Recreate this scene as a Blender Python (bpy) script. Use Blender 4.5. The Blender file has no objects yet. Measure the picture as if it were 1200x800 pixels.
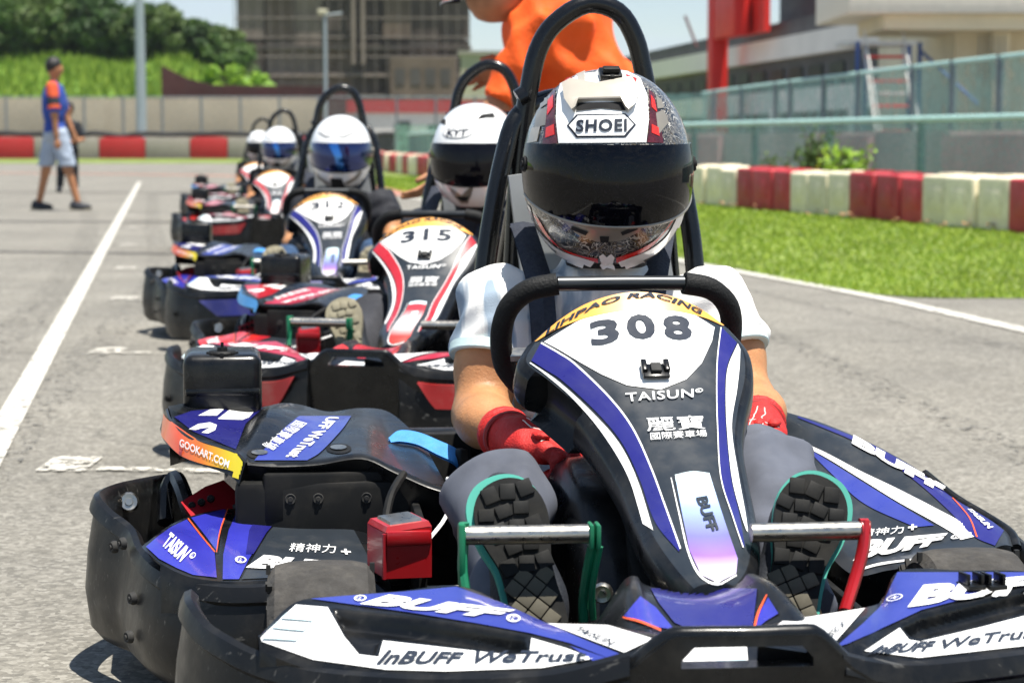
import bpy, bmesh, math, random
import numpy as np
from mathutils import Vector as V, Matrix as MX
from mathutils.bvhtree import BVHTree
from math import radians as R, sin, cos, pi

random.seed(7)
rng = np.random.default_rng(7)
SC = bpy.context.scene
COL = SC.collection

# ------------------------------------------------------------------ camera model
FPX, PITCH, CAMH = 2475.0, R(5.4), 0.79
HERO = (0.124, 3.3, R(5.7))                       # where the front kart stands, and its yaw

def ray(px, py):
    s, t = (px - 600) / FPX, (400 - py) / FPX
    return V((s, cos(PITCH) + t * sin(PITCH), -sin(PITCH) + t * cos(PITCH)))

def atY(px, py, Y):
    d = ray(px, py)
    return V((0, 0, CAMH)) + d * (Y / d.y)

def atZ(px, py, Z=0.0):
    d = ray(px, py)
    return V((0, 0, CAMH)) + d * ((Z - CAMH) / d.z)

_HI = (MX.Translation((HERO[0], HERO[1], 0)) @ MX.Rotation(HERO[2], 4, 'Z')).inverted()
EYE = _HI @ V((0, 0, CAMH))

def lray(px, py):
    return (_HI.to_3x3() @ ray(px, py)).normalized()

def L(px, py, v):
    """a measured point of the kart at v metres ahead of the driver's head, in the kart's own frame"""
    d = lray(px, py)
    return EYE + d * ((-v - EYE.y) / d.y)

def lin(h):
    c = [int(h[i:i + 2], 16) / 255 for i in (0, 2, 4)]
    return tuple(x / 12.92 if x <= .04045 else ((x + .055) / 1.055) ** 2.4 for x in c) + (1,)

# ------------------------------------------------------------------ materials
def N(nt, t, **k):
    n = nt.nodes.new(t)
    for a, b in k.items():
        setattr(n, a, b)
    return n

def mat(name, col, rough=.5, metal=0., var=.12, vs=9., bump=0., bs=80., coat=0., spec=.5, dirt=0., dcol='8a8478', rv=.12, scratch=0., rnd=0.):
    m = bpy.data.materials.new(name)
    m.use_nodes = True
    nt = m.node_tree
    nt.nodes.clear()
    out = N(nt, 'ShaderNodeOutputMaterial')
    b = N(nt, 'ShaderNodeBsdfPrincipled')
    nt.links.new(b.outputs[0], out.inputs[0])
    tc = N(nt, 'ShaderNodeTexCoord')
    nz = N(nt, 'ShaderNodeTexNoise')
    nz.inputs['Scale'].default_value = vs
    nz.inputs['Detail'].default_value = 6
    nt.links.new(tc.outputs['Object'], nz.inputs['Vector'])
    c = lin(col) if isinstance(col, str) else tuple(col) + (1,)
    mr = N(nt, 'ShaderNodeMapRange')
    mr.inputs[1].default_value, mr.inputs[2].default_value = .3, .7
    mr.inputs[3].default_value, mr.inputs[4].default_value = 1 - var, 1 + var
    nt.links.new(nz.outputs[0], mr.inputs[0])
    mul = N(nt, 'ShaderNodeVectorMath', operation='SCALE')
    mul.inputs[0].default_value = c[:3]
    nt.links.new(mr.outputs[0], mul.inputs['Scale'])
    last = mul.outputs[0]
    rr = N(nt, 'ShaderNodeMapRange')
    rr.inputs[1].default_value, rr.inputs[2].default_value = .3, .7
    rr.inputs[3].default_value, rr.inputs[4].default_value = max(.02, rough - rv * rough), min(1, rough + rv)
    n2 = N(nt, 'ShaderNodeTexNoise')
    n2.inputs['Scale'].default_value = vs * 3.1
    n2.inputs['Detail'].default_value = 8
    nt.links.new(tc.outputs['Object'], n2.inputs['Vector'])
    nt.links.new(n2.outputs[0], rr.inputs[0])
    nt.links.new(rr.outputs[0], b.inputs['Roughness'])
    if dirt > 0:
        n3 = N(nt, 'ShaderNodeTexNoise')
        n3.inputs['Scale'].default_value = 14
        n3.inputs['Detail'].default_value = 10
        n3.inputs['Roughness'].default_value = .7
        nt.links.new(tc.outputs['Object'], n3.inputs['Vector'])
        dr = N(nt, 'ShaderNodeMapRange')
        dr.inputs[1].default_value, dr.inputs[2].default_value = .48, .75
        dr.inputs[3].default_value, dr.inputs[4].default_value = 0, dirt
        nt.links.new(n3.outputs[0], dr.inputs[0])
        mx = N(nt, 'ShaderNodeMix', data_type='RGBA')
        nt.links.new(dr.outputs[0], mx.inputs[0])
        nt.links.new(last, mx.inputs[6])
        mx.inputs[7].default_value = lin(dcol)
        last = mx.outputs[2]
    if scratch:
        mp = N(nt, 'ShaderNodeMapping')
        mp.inputs['Rotation'].default_value = (.2, .35, .5)
        mp.inputs['Scale'].default_value = (6, 150, 60)
        n5 = N(nt, 'ShaderNodeTexNoise')
        n5.inputs['Scale'].default_value, n5.inputs['Detail'].default_value = 1.2, 3
        nt.links.new(tc.outputs['Object'], mp.inputs[0])
        nt.links.new(mp.outputs[0], n5.inputs['Vector'])
        sr = N(nt, 'ShaderNodeMapRange')
        sr.inputs[1].default_value, sr.inputs[2].default_value = .64, .72
        sr.inputs[3].default_value, sr.inputs[4].default_value = 0, scratch
        nt.links.new(n5.outputs[0], sr.inputs[0])
        mx = N(nt, 'ShaderNodeMix', data_type='RGBA')
        nt.links.new(sr.outputs[0], mx.inputs[0])
        nt.links.new(last, mx.inputs[6])
        mx.inputs[7].default_value = lin('6a6966')
        last = mx.outputs[2]
    if rnd:
        oi = N(nt, 'ShaderNodeObjectInfo')
        orr = N(nt, 'ShaderNodeMapRange')
        orr.inputs[3].default_value, orr.inputs[4].default_value = 1 - rnd, 1 + rnd * .5
        nt.links.new(oi.outputs['Random'], orr.inputs[0])
        sc_ = N(nt, 'ShaderNodeVectorMath', operation='SCALE')
        nt.links.new(last, sc_.inputs[0])
        nt.links.new(orr.outputs[0], sc_.inputs['Scale'])
        last = sc_.outputs[0]
    nt.links.new(last, b.inputs['Base Color'])
    b.inputs['Metallic'].default_value = metal
    b.inputs['Specular IOR Level'].default_value = spec
    if coat:
        b.inputs['Coat Weight'].default_value = coat
        b.inputs['Coat Roughness'].default_value = .06
    if bump:
        n4 = N(nt, 'ShaderNodeTexNoise')
        n4.inputs['Scale'].default_value = bs
        n4.inputs['Detail'].default_value = 4
        nt.links.new(tc.outputs['Object'], n4.inputs['Vector'])
        bp = N(nt, 'ShaderNodeBump')
        bp.inputs['Strength'].default_value = bump
        bp.inputs['Distance'].default_value = .01
        nt.links.new(n4.outputs[0], bp.inputs['Height'])
        nt.links.new(bp.outputs[0], b.inputs['Normal'])
    m['bsdf'] = b.name
    return m

def gradmat(name, stops, axis=0, lo=0., hi=1., rough=.4, coat=.3):
    """colour blend along one object axis"""
    m = mat(name, 'ffffff', rough, coat=coat)
    nt = m.node_tree
    b = nt.nodes[m['bsdf']]
    tc = N(nt, 'ShaderNodeTexCoord')
    sp = N(nt, 'ShaderNodeSeparateXYZ')
    nt.links.new(tc.outputs['Object'], sp.inputs[0])
    mr = N(nt, 'ShaderNodeMapRange')
    mr.inputs[1].default_value, mr.inputs[2].default_value = lo, hi
    nt.links.new(sp.outputs[axis], mr.inputs[0])
    cr = N(nt, 'ShaderNodeValToRGB')
    e = cr.color_ramp.elements
    e[0].position, e[0].color = stops[0][0], lin(stops[0][1])
    e[1].position, e[1].color = stops[-1][0], lin(stops[-1][1])
    for p, c in stops[1:-1]:
        x = e.new(p)
        x.color = lin(c)
    nt.links.new(mr.outputs[0], cr.inputs[0])
    nt.links.new(cr.outputs[0], b.inputs['Base Color'])
    return m

def leafmat(name, a, b_, rough=.6):
    m = mat(name, a, rough)
    nt = m.node_tree
    b = nt.nodes[m['bsdf']]
    g = N(nt, 'ShaderNodeNewGeometry')
    cr = N(nt, 'ShaderNodeMix', data_type='RGBA')
    nt.links.new(g.outputs['Random Per Island'], cr.inputs[0])
    cr.inputs[6].default_value, cr.inputs[7].default_value = lin(a), lin(b_)
    nt.links.new(cr.outputs[2], b.inputs['Base Color'])
    out = [n for n in nt.nodes if n.type == 'OUTPUT_MATERIAL'][0]
    tr = N(nt, 'ShaderNodeBsdfTranslucent')
    nt.links.new(cr.outputs[2], tr.inputs[0])
    ms = N(nt, 'ShaderNodeMixShader')
    ms.inputs[0].default_value = .3
    nt.links.new(b.outputs[0], ms.inputs[1])
    nt.links.new(tr.outputs[0], ms.inputs[2])
    nt.links.new(ms.outputs[0], out.inputs[0])
    return m

def netmat(name, col, scale, wire, rough=.6, base_alpha=0.):
    """woven wire or net: the gaps let light through"""
    m = mat(name, col, rough)
    nt = m.node_tree
    b = nt.nodes[m['bsdf']]
    out = [n for n in nt.nodes if n.type == 'OUTPUT_MATERIAL'][0]
    tr = N(nt, 'ShaderNodeBsdfTransparent')
    ms = N(nt, 'ShaderNodeMixShader')
    ms.inputs[0].default_value = wire
    nt.links.new(tr.outputs[0], ms.inputs[1])
    nt.links.new(b.outputs[0], ms.inputs[2])
    nt.links.new(ms.outputs[0], out.inputs[0])
    tc = N(nt, 'ShaderNodeTexCoord')
    nz = N(nt, 'ShaderNodeTexNoise')
    nz.inputs['Scale'].default_value = scale
    nz.inputs['Detail'].default_value = 5
    nt.links.new(tc.outputs['Object'], nz.inputs['Vector'])
    mr = N(nt, 'ShaderNodeMapRange')
    mr.inputs[1].default_value, mr.inputs[2].default_value = .3, .7
    mr.inputs[3].default_value, mr.inputs[4].default_value = max(0, wire - .22), min(1, wire + .22)
    nt.links.new(nz.outputs[0], mr.inputs[0])
    nt.links.new(mr.outputs[0], ms.inputs[0])
    return m

# ------------------------------------------------------------------ mesh building
def cr1(p, n, closed=False):
    """Catmull-Rom through points, n samples per span"""
    p = [V(x) for x in p]
    k = len(p)
    if k < 3 and not closed:
        return [p[0].lerp(p[-1], i / n) for i in range(n + 1)]
    out = []
    for i in range(k if closed else k - 1):
        if closed:
            a, b, c, d = p[i - 1], p[i], p[(i + 1) % k], p[(i + 2) % k]
        else:
            b, c = p[i], p[i + 1]
            a = p[i - 1] if i else b * 2 - c
            d = p[i + 2] if i + 2 < k else c * 2 - b
        for j in range(n):
            t = j / n
            out.append(.5 * (2 * b + (c - a) * t + (2 * a - 5 * b + 4 * c - d) * t * t + (3 * b - a - 3 * c + d) * t ** 3))
    if not closed:
        out.append(p[-1].copy())
    return out

def surf(rows, nu=4, nv=4):
    rs = [cr1(r, nu) for r in rows]
    cols = [cr1([r[i] for r in rs], nv) for i in range(len(rs[0]))]
    return [[c[j] for c in cols] for j in range(len(cols[0]))]

class MB:
    def __init__(s):
        s.v, s.f, s.m, s.mats = [], [], [], []

    def mi(s, m):
        if m not in s.mats:
            s.mats.append(m)
        return s.mats.index(m)

    def add(s, vs, fs, m):
        o, k = len(s.v), s.mi(m)
        s.v += [V(x) for x in vs]
        s.f += [[i + o for i in f] for f in fs]
        s.m += [k] * len(fs)
        return s

    def grid(s, rows, m, cu=False, cv=False):
        nr, nc = len(rows), len(rows[0])
        vs = [p for r in rows for p in r]
        fs = []
        for i in range(nr if cv else nr - 1):
            for j in range(nc if cu else nc - 1):
                a, b = i * nc + j, i * nc + (j + 1) % nc
                c, d = ((i + 1) % nr) * nc + (j + 1) % nc, ((i + 1) % nr) * nc + j
                fs.append([a, b, c, d])
        return s.add(vs, fs, m)

    def bm(s, bm, m, mx=None):
        bm.verts.index_update()
        vs = [(mx @ v.co) if mx else v.co.copy() for v in bm.verts]
        fs = [[v.index for v in f.verts] for f in bm.faces]
        bm.free()
        return s.add(vs, fs, m)

    def box(s, c, size, m, rot=None, bev=0., seg=2):
        b = bmesh.new()
        bmesh.ops.create_cube(b, size=1, matrix=MX.Diagonal((*size, 1)))
        if bev:
            bmesh.ops.bevel(b, geom=b.edges[:], offset=bev, segments=seg, affect='EDGES', profile=.5)
        mx = MX.Translation(c)
        if rot is not None:
            mx = mx @ (rot if isinstance(rot, MX) else MX.Rotation(rot, 4, 'Z'))
        return s.bm(b, m, mx)

    def hexa(s, p, m):
        """box from 8 corner points: bottom ring of four, top ring of four"""
        return s.add(p, [[3, 2, 1, 0], [4, 5, 6, 7], [0, 1, 5, 4], [1, 2, 6, 5], [2, 3, 7, 6], [3, 0, 4, 7]], m)

    def tube(s, pts, r, m, n=10, closed=False, sm=4, caps=True, flat=1.):
        P = cr1(pts, sm, closed) if sm > 1 else [V(p) for p in pts]
        k = len(P)
        rs = [r] * k if not isinstance(r, (list, tuple)) else [np.interp(i / (k - 1) * (len(r) - 1), range(len(r)), r) for i in range(k)]
        rows, up = [], None
        for i in range(k):
            a = P[i - 1] if (i or closed) else P[i]
            b = P[(i + 1) % k] if (i < k - 1 or closed) else P[i]
            t = (b - a).normalized()
            if up is None:
                up = V((0, 0, 1)) if abs(t.z) < .9 else V((0, 1, 0))
            x = t.cross(up).normalized()
            up = x.cross(t).normalized()
            rows.append([P[i] + (x * cos(q) + up * sin(q) * flat) * rs[i] for q in [2 * pi * j / n for j in range(n)]])
        s.grid(rows, m, cu=True, cv=closed)
        if caps and not closed:
            for rw, fl in ((rows[0], True), (rows[-1], False)):
                s.add(rw, [list(range(n))[::-1] if fl else list(range(n))], m)
        return s

    def lathe(s, prof, m, mx, n=28):
        rows = [[mx @ V((r * cos(a), r * sin(a), z)) for a in [2 * pi * j / n for j in range(n)]] for r, z in prof]
        return s.grid(rows, m, cu=True)

    def plate(s, outer, holes, fn, t, m):
        """flat panel with holes: fn(x, y, depth) -> point"""
        b = bmesh.new()
        edges = []
        for lp in [outer] + holes:
            vs = [b.verts.new((x, y, 0)) for x, y in lp]
            edges += [b.edges.new((vs[i], vs[(i + 1) % len(vs)])) for i in range(len(vs))]
        bmesh.ops.triangle_fill(b, use_beauty=True, edges=edges, normal=(0, 0, 1))
        b.verts.index_update()
        v2 = [v.co.copy() for v in b.verts]
        fs = [[v.index for v in f.verts] for f in b.faces]
        b.free()
        n = len(v2)
        vs = [fn(p.x, p.y, 0) for p in v2] + [fn(p.x, p.y, t) for p in v2]
        F = fs + [[i + n for i in f[::-1]] for f in fs]
        o = 0
        for lp in [outer] + holes:
            k = len(lp)
            F += [[o + i, o + (i + 1) % k, o + (i + 1) % k + n, o + i + n] for i in range(k)]
            o += k
        return s.add(vs, F, m)

    def bvh(s):
        return BVHTree.FromPolygons([tuple(x) for x in s.v], s.f)

    def mesh(s, name, ang=38):
        me = bpy.data.meshes.new(name)
        me.from_pydata([tuple(x) for x in s.v], [], s.f)
        for m in s.mats:
            me.materials.append(m)
        me.polygons.foreach_set('material_index', s.m)
        b = bmesh.new()
        b.from_mesh(me)
        bmesh.ops.remove_doubles(b, verts=b.verts, dist=2e-5)
        bmesh.ops.recalc_face_normals(b, faces=b.faces)
        b.to_mesh(me)
        b.free()
        me.shade_smooth()
        me.set_sharp_from_angle(angle=R(ang))
        me.update()
        return me

    def build(s, name, parent=None, ang=38, **k):
        return link(name, s.mesh(name, ang), parent, **k)

def link(name, me, parent=None, label=None, cat=None, group=None, kind=None, loc=None, rz=0):
    o = bpy.data.objects.new(name, me)
    COL.objects.link(o)
    if parent is not None:
        o.parent = parent
    if loc is not None:
        o.location = loc
    if rz:
        o.rotation_euler = (0, 0, rz)
    for key, val in (('label', label), ('category', cat), ('group', group), ('kind', kind)):
        if val:
            o[key] = val
    return o

def thing(name, label, cat, loc=(0, 0, 0), rz=0, group=None):
    return link(name, None, None, label, cat, group, None, loc, rz)

# ------------------------------------------------------------------ printed decals: laid on the part's own surface
def _subdiv(b, lim):
    for _ in range(6):
        e = [x for x in b.edges if x.calc_length() > lim]
        if not e:
            break
        bmesh.ops.subdivide_edges(b, edges=e, cuts=1)
        bmesh.ops.triangulate(b, faces=[f for f in b.faces if len(f.verts) > 3])

def _lay(mb, tree, b, m, off):
    vs, ok = [], []
    for v in b.verts:
        d = lray(v.co.x, v.co.y)
        h, n, i, dist = tree.ray_cast(EYE, d)
        if h is None:
            vs.append(V((0, 0, 0)))
            ok.append(False)
        else:
            if n.dot(d) > 0:
                n = -n
            vs.append(h + n * off)
            ok.append(True)
    b.verts.index_update()
    fs = []
    for f in b.faces:
        ix = [v.index for v in f.verts]
        if all(ok[i] for i in ix):
            p = [vs[i] for i in ix]
            if max((p[i] - p[i - 1]).length for i in range(len(p))) < .09:
                fs.append(ix)
    b.free()
    mb.add(vs, fs, m)

def decal(mb, tree, poly, m, off=.0012, sm=0, lim=7):
    p = [V((x, y, 0)) for x, y in poly]
    if sm:
        p = cr1(p, sm, True)
    b = bmesh.new()
    vs = [b.verts.new(x) for x in p]
    ed = [b.edges.new((vs[i], vs[(i + 1) % len(vs)])) for i in range(len(vs))]
    bmesh.ops.triangle_fill(b, use_beauty=True, edges=ed, normal=(0, 0, 1))
    _subdiv(b, lim)
    _lay(mb, tree, b, m, off)

def strip(mb, tree, a, c, m, off=.0014, n=10, k=3):
    """band between two measured edge lines with the same number of points"""
    A = cr1([V((x, y, 0)) for x, y in a], n)
    B = cr1([V((x, y, 0)) for x, y in c], n)
    b = bmesh.new()
    rows = [[b.verts.new(p.lerp(q, j / k)) for j in range(k + 1)] for p, q in zip(A, B)]
    for r, q in zip(rows, rows[1:]):
        for j in range(k):
            b.faces.new((r[j], r[j + 1], q[j + 1], q[j]))
    _lay(mb, tree, b, m, off)

_TC = {}
def text2d(body, bold=0., shear=0., space=1.):
    key = (body, bold, shear, space)
    if key not in _TC:
        c = bpy.data.curves.new('lettering', 'FONT')
        c.body, c.offset, c.shear, c.resolution_u, c.space_character = body, bold, shear, 3, space
        o = bpy.data.objects.new('lettering', c)
        COL.objects.link(o)
        dg = bpy.context.evaluated_depsgraph_get()
        me = bpy.data.meshes.new_from_object(o.evaluated_get(dg))
        vs = [v.co.copy() for v in me.vertices]
        fs = [list(p.vertices) for p in me.polygons]
        bpy.data.objects.remove(o)
        bpy.data.meshes.remove(me)
        x0, x1 = min(v.x for v in vs), max(v.x for v in vs)
        y0, y1 = min(v.y for v in vs), max(v.y for v in vs)
        _TC[key] = ([((v.x - x0) / (x1 - x0), (v.y - y0) / (y1 - y0)) for v in vs], fs)
    return _TC[key]

def text(mb, tree, body, quad, m, off=.003, bold=.02, shear=0., space=1., lim=6, warp=None):
    """lettering stretched over a measured quad: bottom-left, bottom-right, top-right, top-left"""
    vs, fs = text2d(body, bold, shear, space)
    if quad:
        bl, br, tr, tl = [V((x, y, 0)) for x, y in quad]
    b = bmesh.new()
    bv = []
    for x, y in vs:
        if warp:
            bv.append(b.verts.new(warp(x, y)))
        else:
            bv.append(b.verts.new(bl.lerp(br, x).lerp(tl.lerp(tr, x), y)))
    for f in fs:
        try:
            b.faces.new([bv[i] for i in f])
        except ValueError:
            pass
    _subdiv(b, lim)
    _lay(mb, tree, b, m, off)

def text3d(mb, body, o, ux, uy, w, h, m, bold=.02, shear=0.):
    """lettering on a flat face: origin, unit x, unit y, width, height"""
    vs, fs = text2d(body, bold, shear)
    mb.add([V(o) + V(ux) * x * w + V(uy) * y * h for x, y in vs], fs, m)

# ------------------------------------------------------------------ smooth bodies from distance fields
def cap(p0, p1, r0, r1=None):
    return ('c', np.array(p0, float), np.array(p1, float), r0, r0 if r1 is None else r1)

def ell(c, r, rot=None):
    return ('e', np.array(c, float), np.array(r, float), None if rot is None else np.array(rot.to_3x3()))

def dist(P, pr):
    if pr[0] == 'c':
        _, a, b, r0, r1 = pr
        ab = b - a
        t = np.clip((P - a) @ ab / (ab @ ab + 1e-9), 0, 1)
        return np.linalg.norm(P - (a + t[:, None] * ab), axis=1) - (r0 + (r1 - r0) * t)
    _, c, r, rot = pr
    q = P - c
    if rot is not None:
        q = q @ rot
    k0 = np.linalg.norm(q / r, axis=1)
    k1 = np.linalg.norm(q / (r * r), axis=1)
    return k0 * (k0 - 1) / (k1 + 1e-9)

def union(prims, k=.03):
    def f(P):
        d = dist(P, prims[0])
        for p in prims[1:]:
            e = dist(P, p)
            h = np.clip(.5 + .5 * (e - d) / k, 0, 1)
            d = e * (1 - h) + d * h - k * h * (1 - h)
        return d
    return f

def sdf_mesh(mb, f, lo, hi, h, m, mx=None):
    lo, hi = np.array(lo, float), np.array(hi, float)
    n = np.maximum(np.ceil((hi - lo) / h).astype(int), 3) + 1
    ax = [lo[i] + h * np.arange(n[i]) for i in range(3)]
    G = np.stack(np.meshgrid(*ax, indexing='ij'), -1).reshape(-1, 3)
    F = np.concatenate([f(G[i:i + 200000]) for i in range(0, len(G), 200000)]).reshape(n)
    c = n - 1
    S = np.zeros((*c, 3))
    W = np.zeros(c)
    cr = [(i, j, k) for i in (0, 1) for j in (0, 1) for k in (0, 1)]
    sl = lambda o: F[o[0]:o[0] + c[0], o[1]:o[1] + c[1], o[2]:o[2] + c[2]]
    for a in cr:
        for d in range(3):
            if a[d] == 0:
                b = tuple(x + (1 if i == d else 0) for i, x in enumerate(a))
                A, B = sl(a), sl(b)
                hit = (A < 0) != (B < 0)
                t = np.where(hit, A / np.where(hit, A - B, 1), 0)
                for i in range(3):
                    S[..., i] += np.where(hit, a[i] + (t if i == d else 0), 0)
                W += hit
    act = W > 0
    idx = -np.ones(c, int)
    idx[act] = np.arange(act.sum())
    cell = np.argwhere(act)
    vs = lo + h * (cell + S[act] / W[act][:, None])
    fs = []
    for d in range(3):
        e, g = [x for x in range(3) if x != d]
        A = np.take(F, range(n[d] - 1), axis=d) < 0
        B = np.take(F, range(1, n[d]), axis=d) < 0
        q = np.argwhere(A != B)
        ok = (q[:, e] > 0) & (q[:, g] > 0) & (q[:, e] < c[e]) & (q[:, g] < c[g])
        q = q[ok]
        def at(de, dg):
            w = q.copy()
            w[:, e] += de
            w[:, g] += dg
            return idx[w[:, 0], w[:, 1], w[:, 2]]
        Q = np.stack([at(-1, -1), at(0, -1), at(0, 0), at(-1, 0)], 1)
        fs += [list(map(int, r)) for r in Q[(Q >= 0).all(1)]]
    vs = [V(x) for x in vs]
    if mx is not None:
        vs = [mx @ x for x in vs]
    mb.add(vs, fs, m)
    return mb
# ------------------------------------------------------------------ palette
BLK = mat('black_plastic', '0d0f12', .26, spec=.27, scratch=.10, var=.25, dirt=.08, bump=.04, bs=30, coat=.15)
BLKM = mat('matt_black', '0a0b0c', .6, spec=.25, var=.3, dirt=.06)
BLKW = mat('scuffed_bumper_plastic', '101113', .34, spec=.3, scratch=.45, var=.2, dirt=.3, dcol='45423d', bump=.06, bs=45)
GRY = mat('dark_grey_sticker', '252b32', .3, spec=.4, var=.1, dirt=.1, coat=.2)
WHT = mat('white_sticker', 'e6e6e5', .35, scratch=.18, var=.04, dirt=.14, dcol='8c8880')
ORG = mat('orange_sticker', 'e2a04a', .35, var=.06)
ORL = mat('orange_line', 'd8552a', .4)
SIL = mat('brushed_steel', 'b9b4aa', .28, 1., var=.15, vs=40)
TUB = mat('black_tube', '0a0b0d', .22, spec=.3, var=.2, coat=.35, bump=.03, bs=120)
RUB = mat('tyre_rubber', '353331', .88, var=.25, vs=22, dirt=.5, dcol='6a655c', bump=.35, bs=90)
RUBD = mat('dark_rubber', '222222', .8, var=.3, dirt=.2)
FOAM = mat('wheel_grip', '101112', .7, spec=.3, var=.2, bump=.25, bs=260)
GRN = mat('green_pedal', '0e6a48', .35, var=.15)
REDP = mat('red_paint', 'a01018', .3, var=.15, coat=.3, dirt=.1, dcol='5a2020')
REDM = mat('red_metal', '9a1420', .4, var=.2)
BLUS = mat('blue_strap', '3c86c8', .7, var=.15, vs=40, bump=.2, bs=300)
GREYP = mat('grey_panel', '9da0a1', .4, 0, var=.15)
YEL = gradmat('sunset_band', [(0, 'e0805a'), (.22, 'd8502a'), (.5, 'e07a1c'), (.8, 'd8c020'), (1, 'd8cc28')], 0, -.67, -.53)  # orange to yellow print; pale salmon left end paints in sun glare
BLUB = mat('blue_band', '3f86c0', .35)
CAN = gradmat('can_sticker', [(0, 'f4f2f6'), (.2, 'eae2f4'), (.45, '8a64c0'), (.62, '6c6a9c'), (.85, '8ea4dc'), (1, 'b4cce8')], 2, .27, .36)  # printed can colours; the white lower end paints in the sun glint
CANR = gradmat('can_sticker_red', [(0, 'd83a2a'), (.4, 'c83228'), (.7, 'e8dcdc'), (1, 'c02834')], 2, .27, .36)
CANW = gradmat('can_sticker_white', [(0, 'f4f2f2'), (.5, 'f0d8d4'), (.8, 'e6b8b0'), (1, 'e8e4e4')], 2, .27, .36)
INK = mat('printed_ink', '222a38', .6, spec=.2)
LBL = mat('pale_blue_print', 'c9dde2', .4)
SCHEMES = {
    'blue': dict(a=mat('kart_blue', '1e1d6c', .28, var=.1, coat=.5), b=mat('kart_blue_bright', '2f319e', .28, var=.08, coat=.5),
                 w=mat('wing_blue', '303b8e', .3, var=.1, coat=.4), can=CAN, band=YEL, low=mat('bumper_blue', '262b78', .4, dirt=.25)),
    'red': dict(a=mat('kart_red', 'b3202c', .28, var=.1, coat=.5), b=mat('kart_red_bright', 'd02a24', .28, var=.08, coat=.5),
                w=mat('wing_red', 'a82238', .3, var=.1, coat=.4), can=CANR, band=BLUB, low=mat('bumper_red', '8c1c1c', .4, dirt=.3)),
}
SCHEMES['pale'] = dict(SCHEMES['red'], can=CANW, band=YEL)

CACHE = {}
def part(name, parent, key, fn, ang=38):
    k = (name, key)
    if k not in CACHE:
        mb = MB()
        fn(mb)
        CACHE[k] = mb.mesh(name, ang)
    return link(name, CACHE[k], parent)

def mir(p):
    return [V((-x.x, x.y, x.z)) for x in p]

# ------------------------------------------------------------------ kart parts
def wall(mb, path, zb, m, side, lean=.012, n=6):
    """moulded bumper wall: rounded lip on a bent path, hollow behind"""
    P = cr1(path, n)
    rows = []
    for i, p in enumerate(P):
        t = P[min(i + 1, len(P) - 1)] - P[max(i - 1, 0)]
        t.z = 0
        t.normalize()
        o = V((t.y, -t.x, 0)) * side
        zt = p.z
        pr = [(-.024, zt - .11), (-.023, zt - .03), (-.019, zt - .008), (-.011, zt), (-.003, zt - .003), (.002, zt - .014), (.004, zt - .022),
              (-.002, zt - .028), (lean * .6, zt * .62 + zb * .38), (lean, zt * .35 + zb * .65), (lean * .4, zb + .02), (-.012, zb)]
        rows.append([V((p.x + o.x * a, p.y + o.y * a, z)) for a, z in pr])
    mb.grid(rows, m)
    for r in (rows[0], rows[-1]):
        mb.add(r, [list(range(len(r)))], m)

def bolt(mb, c, d, r, m):
    q = V(d).to_track_quat('Z', 'Y').to_matrix().to_4x4()
    mb.lathe([(0, .006), (r * .35, .006), (r * .4, .003), (r * .8, .004), (r, 0), (r, -.004)], m, MX.Translation(c) @ q, 14)

LIPL = [L(213, 690, .80), L(214, 703, .87), L(232, 728, .93), L(262, 748, .98), L(300, 766, 1.02), L(362, 783, 1.08), L(453, 791, 1.14), L(523, 793, 1.17), L(635, 789, 1.19), L(700, 775, 1.205), L(738, 765, 1.21)]
LIPR = [L(1405, 665, .80), L(1403, 685, .87), L(1385, 712, .94), L(1340, 735, 1.0), L(1270, 753, 1.07), L(1200, 764, 1.13), L(1090, 776, 1.18), L(1035, 774, 1.195), L(990, 764, 1.21)]

def f_bumper(mb):
    wall(mb, LIPL, .05, BLKW, 1)
    wall(mb, LIPR, .05, BLKW, -1)
    c = .0
    o = [(-.215, .05), (.215, .05), (.205, .226), (.135, .238), (.105, .257), (.068, .292), (.062, .295), (-.08, .295), (-.087, .292), (-.122, .262), (-.15, .248), (-.2, .236)]
    h = [(-.062, .2845), (.048, .2845), (.06, .272), (.06, .263), (-.075, .263), (-.075, .27)]
    mb.plate(o, [h], lambda x, y, t: V((x, -1.222 + t + 1.1 * x * x, y)), .03, BLK)
    # rolled top lip
    mb.tube([V((x, -1.207 + 1.1 * x * x, z)) for x, z in [(-.15, .245), (-.122, .26), (-.087, .29), (-.06, .294), (0, .294), (.05, .294), (.068, .29), (.105, .255), (.14, .238)]], .0095, BLK, 10, sm=3)
    for x in (-.17, .16):
        bolt(mb, V((x, -1.19, .2)), (0, -1, 0), .012, SIL)
    for p in (LIPL[3], LIPL[6]):
        bolt(mb, p + V((-.008, -.012, -.1)), (-.3, -1, 0), .009, BLKM)

WL_B = [L(302, 747, 1.0), L(345, 706, .965), L(400, 698, .95), L(470, 692, .94), L(536, 686, .93), L(590, 706, .98), L(640, 728, 1.03), L(713, 731, 1.07), L(772, 747, 1.1)]
WL_F = [L(304, 763, 1.03), L(367, 785, 1.075), L(440, 796, 1.12), L(523, 802, 1.15), L(600, 800, 1.168), L(650, 792, 1.178), L(690, 783, 1.183), L(731, 771, 1.19), L(776, 756, 1.195)]
WR_B = [L(892, 744, 1.1), L(916, 727, 1.075), L(1015, 711, 1.05), L(1035, 700, 1.0), L(1056, 668, .955), L(1130, 668, .95), L(1200, 669, .96), L(1270, 680, .97), L(1330, 715, 1.0)]
WR_F = [L(888, 756, 1.195), L(950, 765, 1.19), L(1000, 775, 1.183), L(1030, 782, 1.178), L(1080, 786, 1.165), L(1140, 780, 1.14), L(1200, 773, 1.11), L(1280, 760, 1.05), L(1340, 742, 1.0)]
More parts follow.
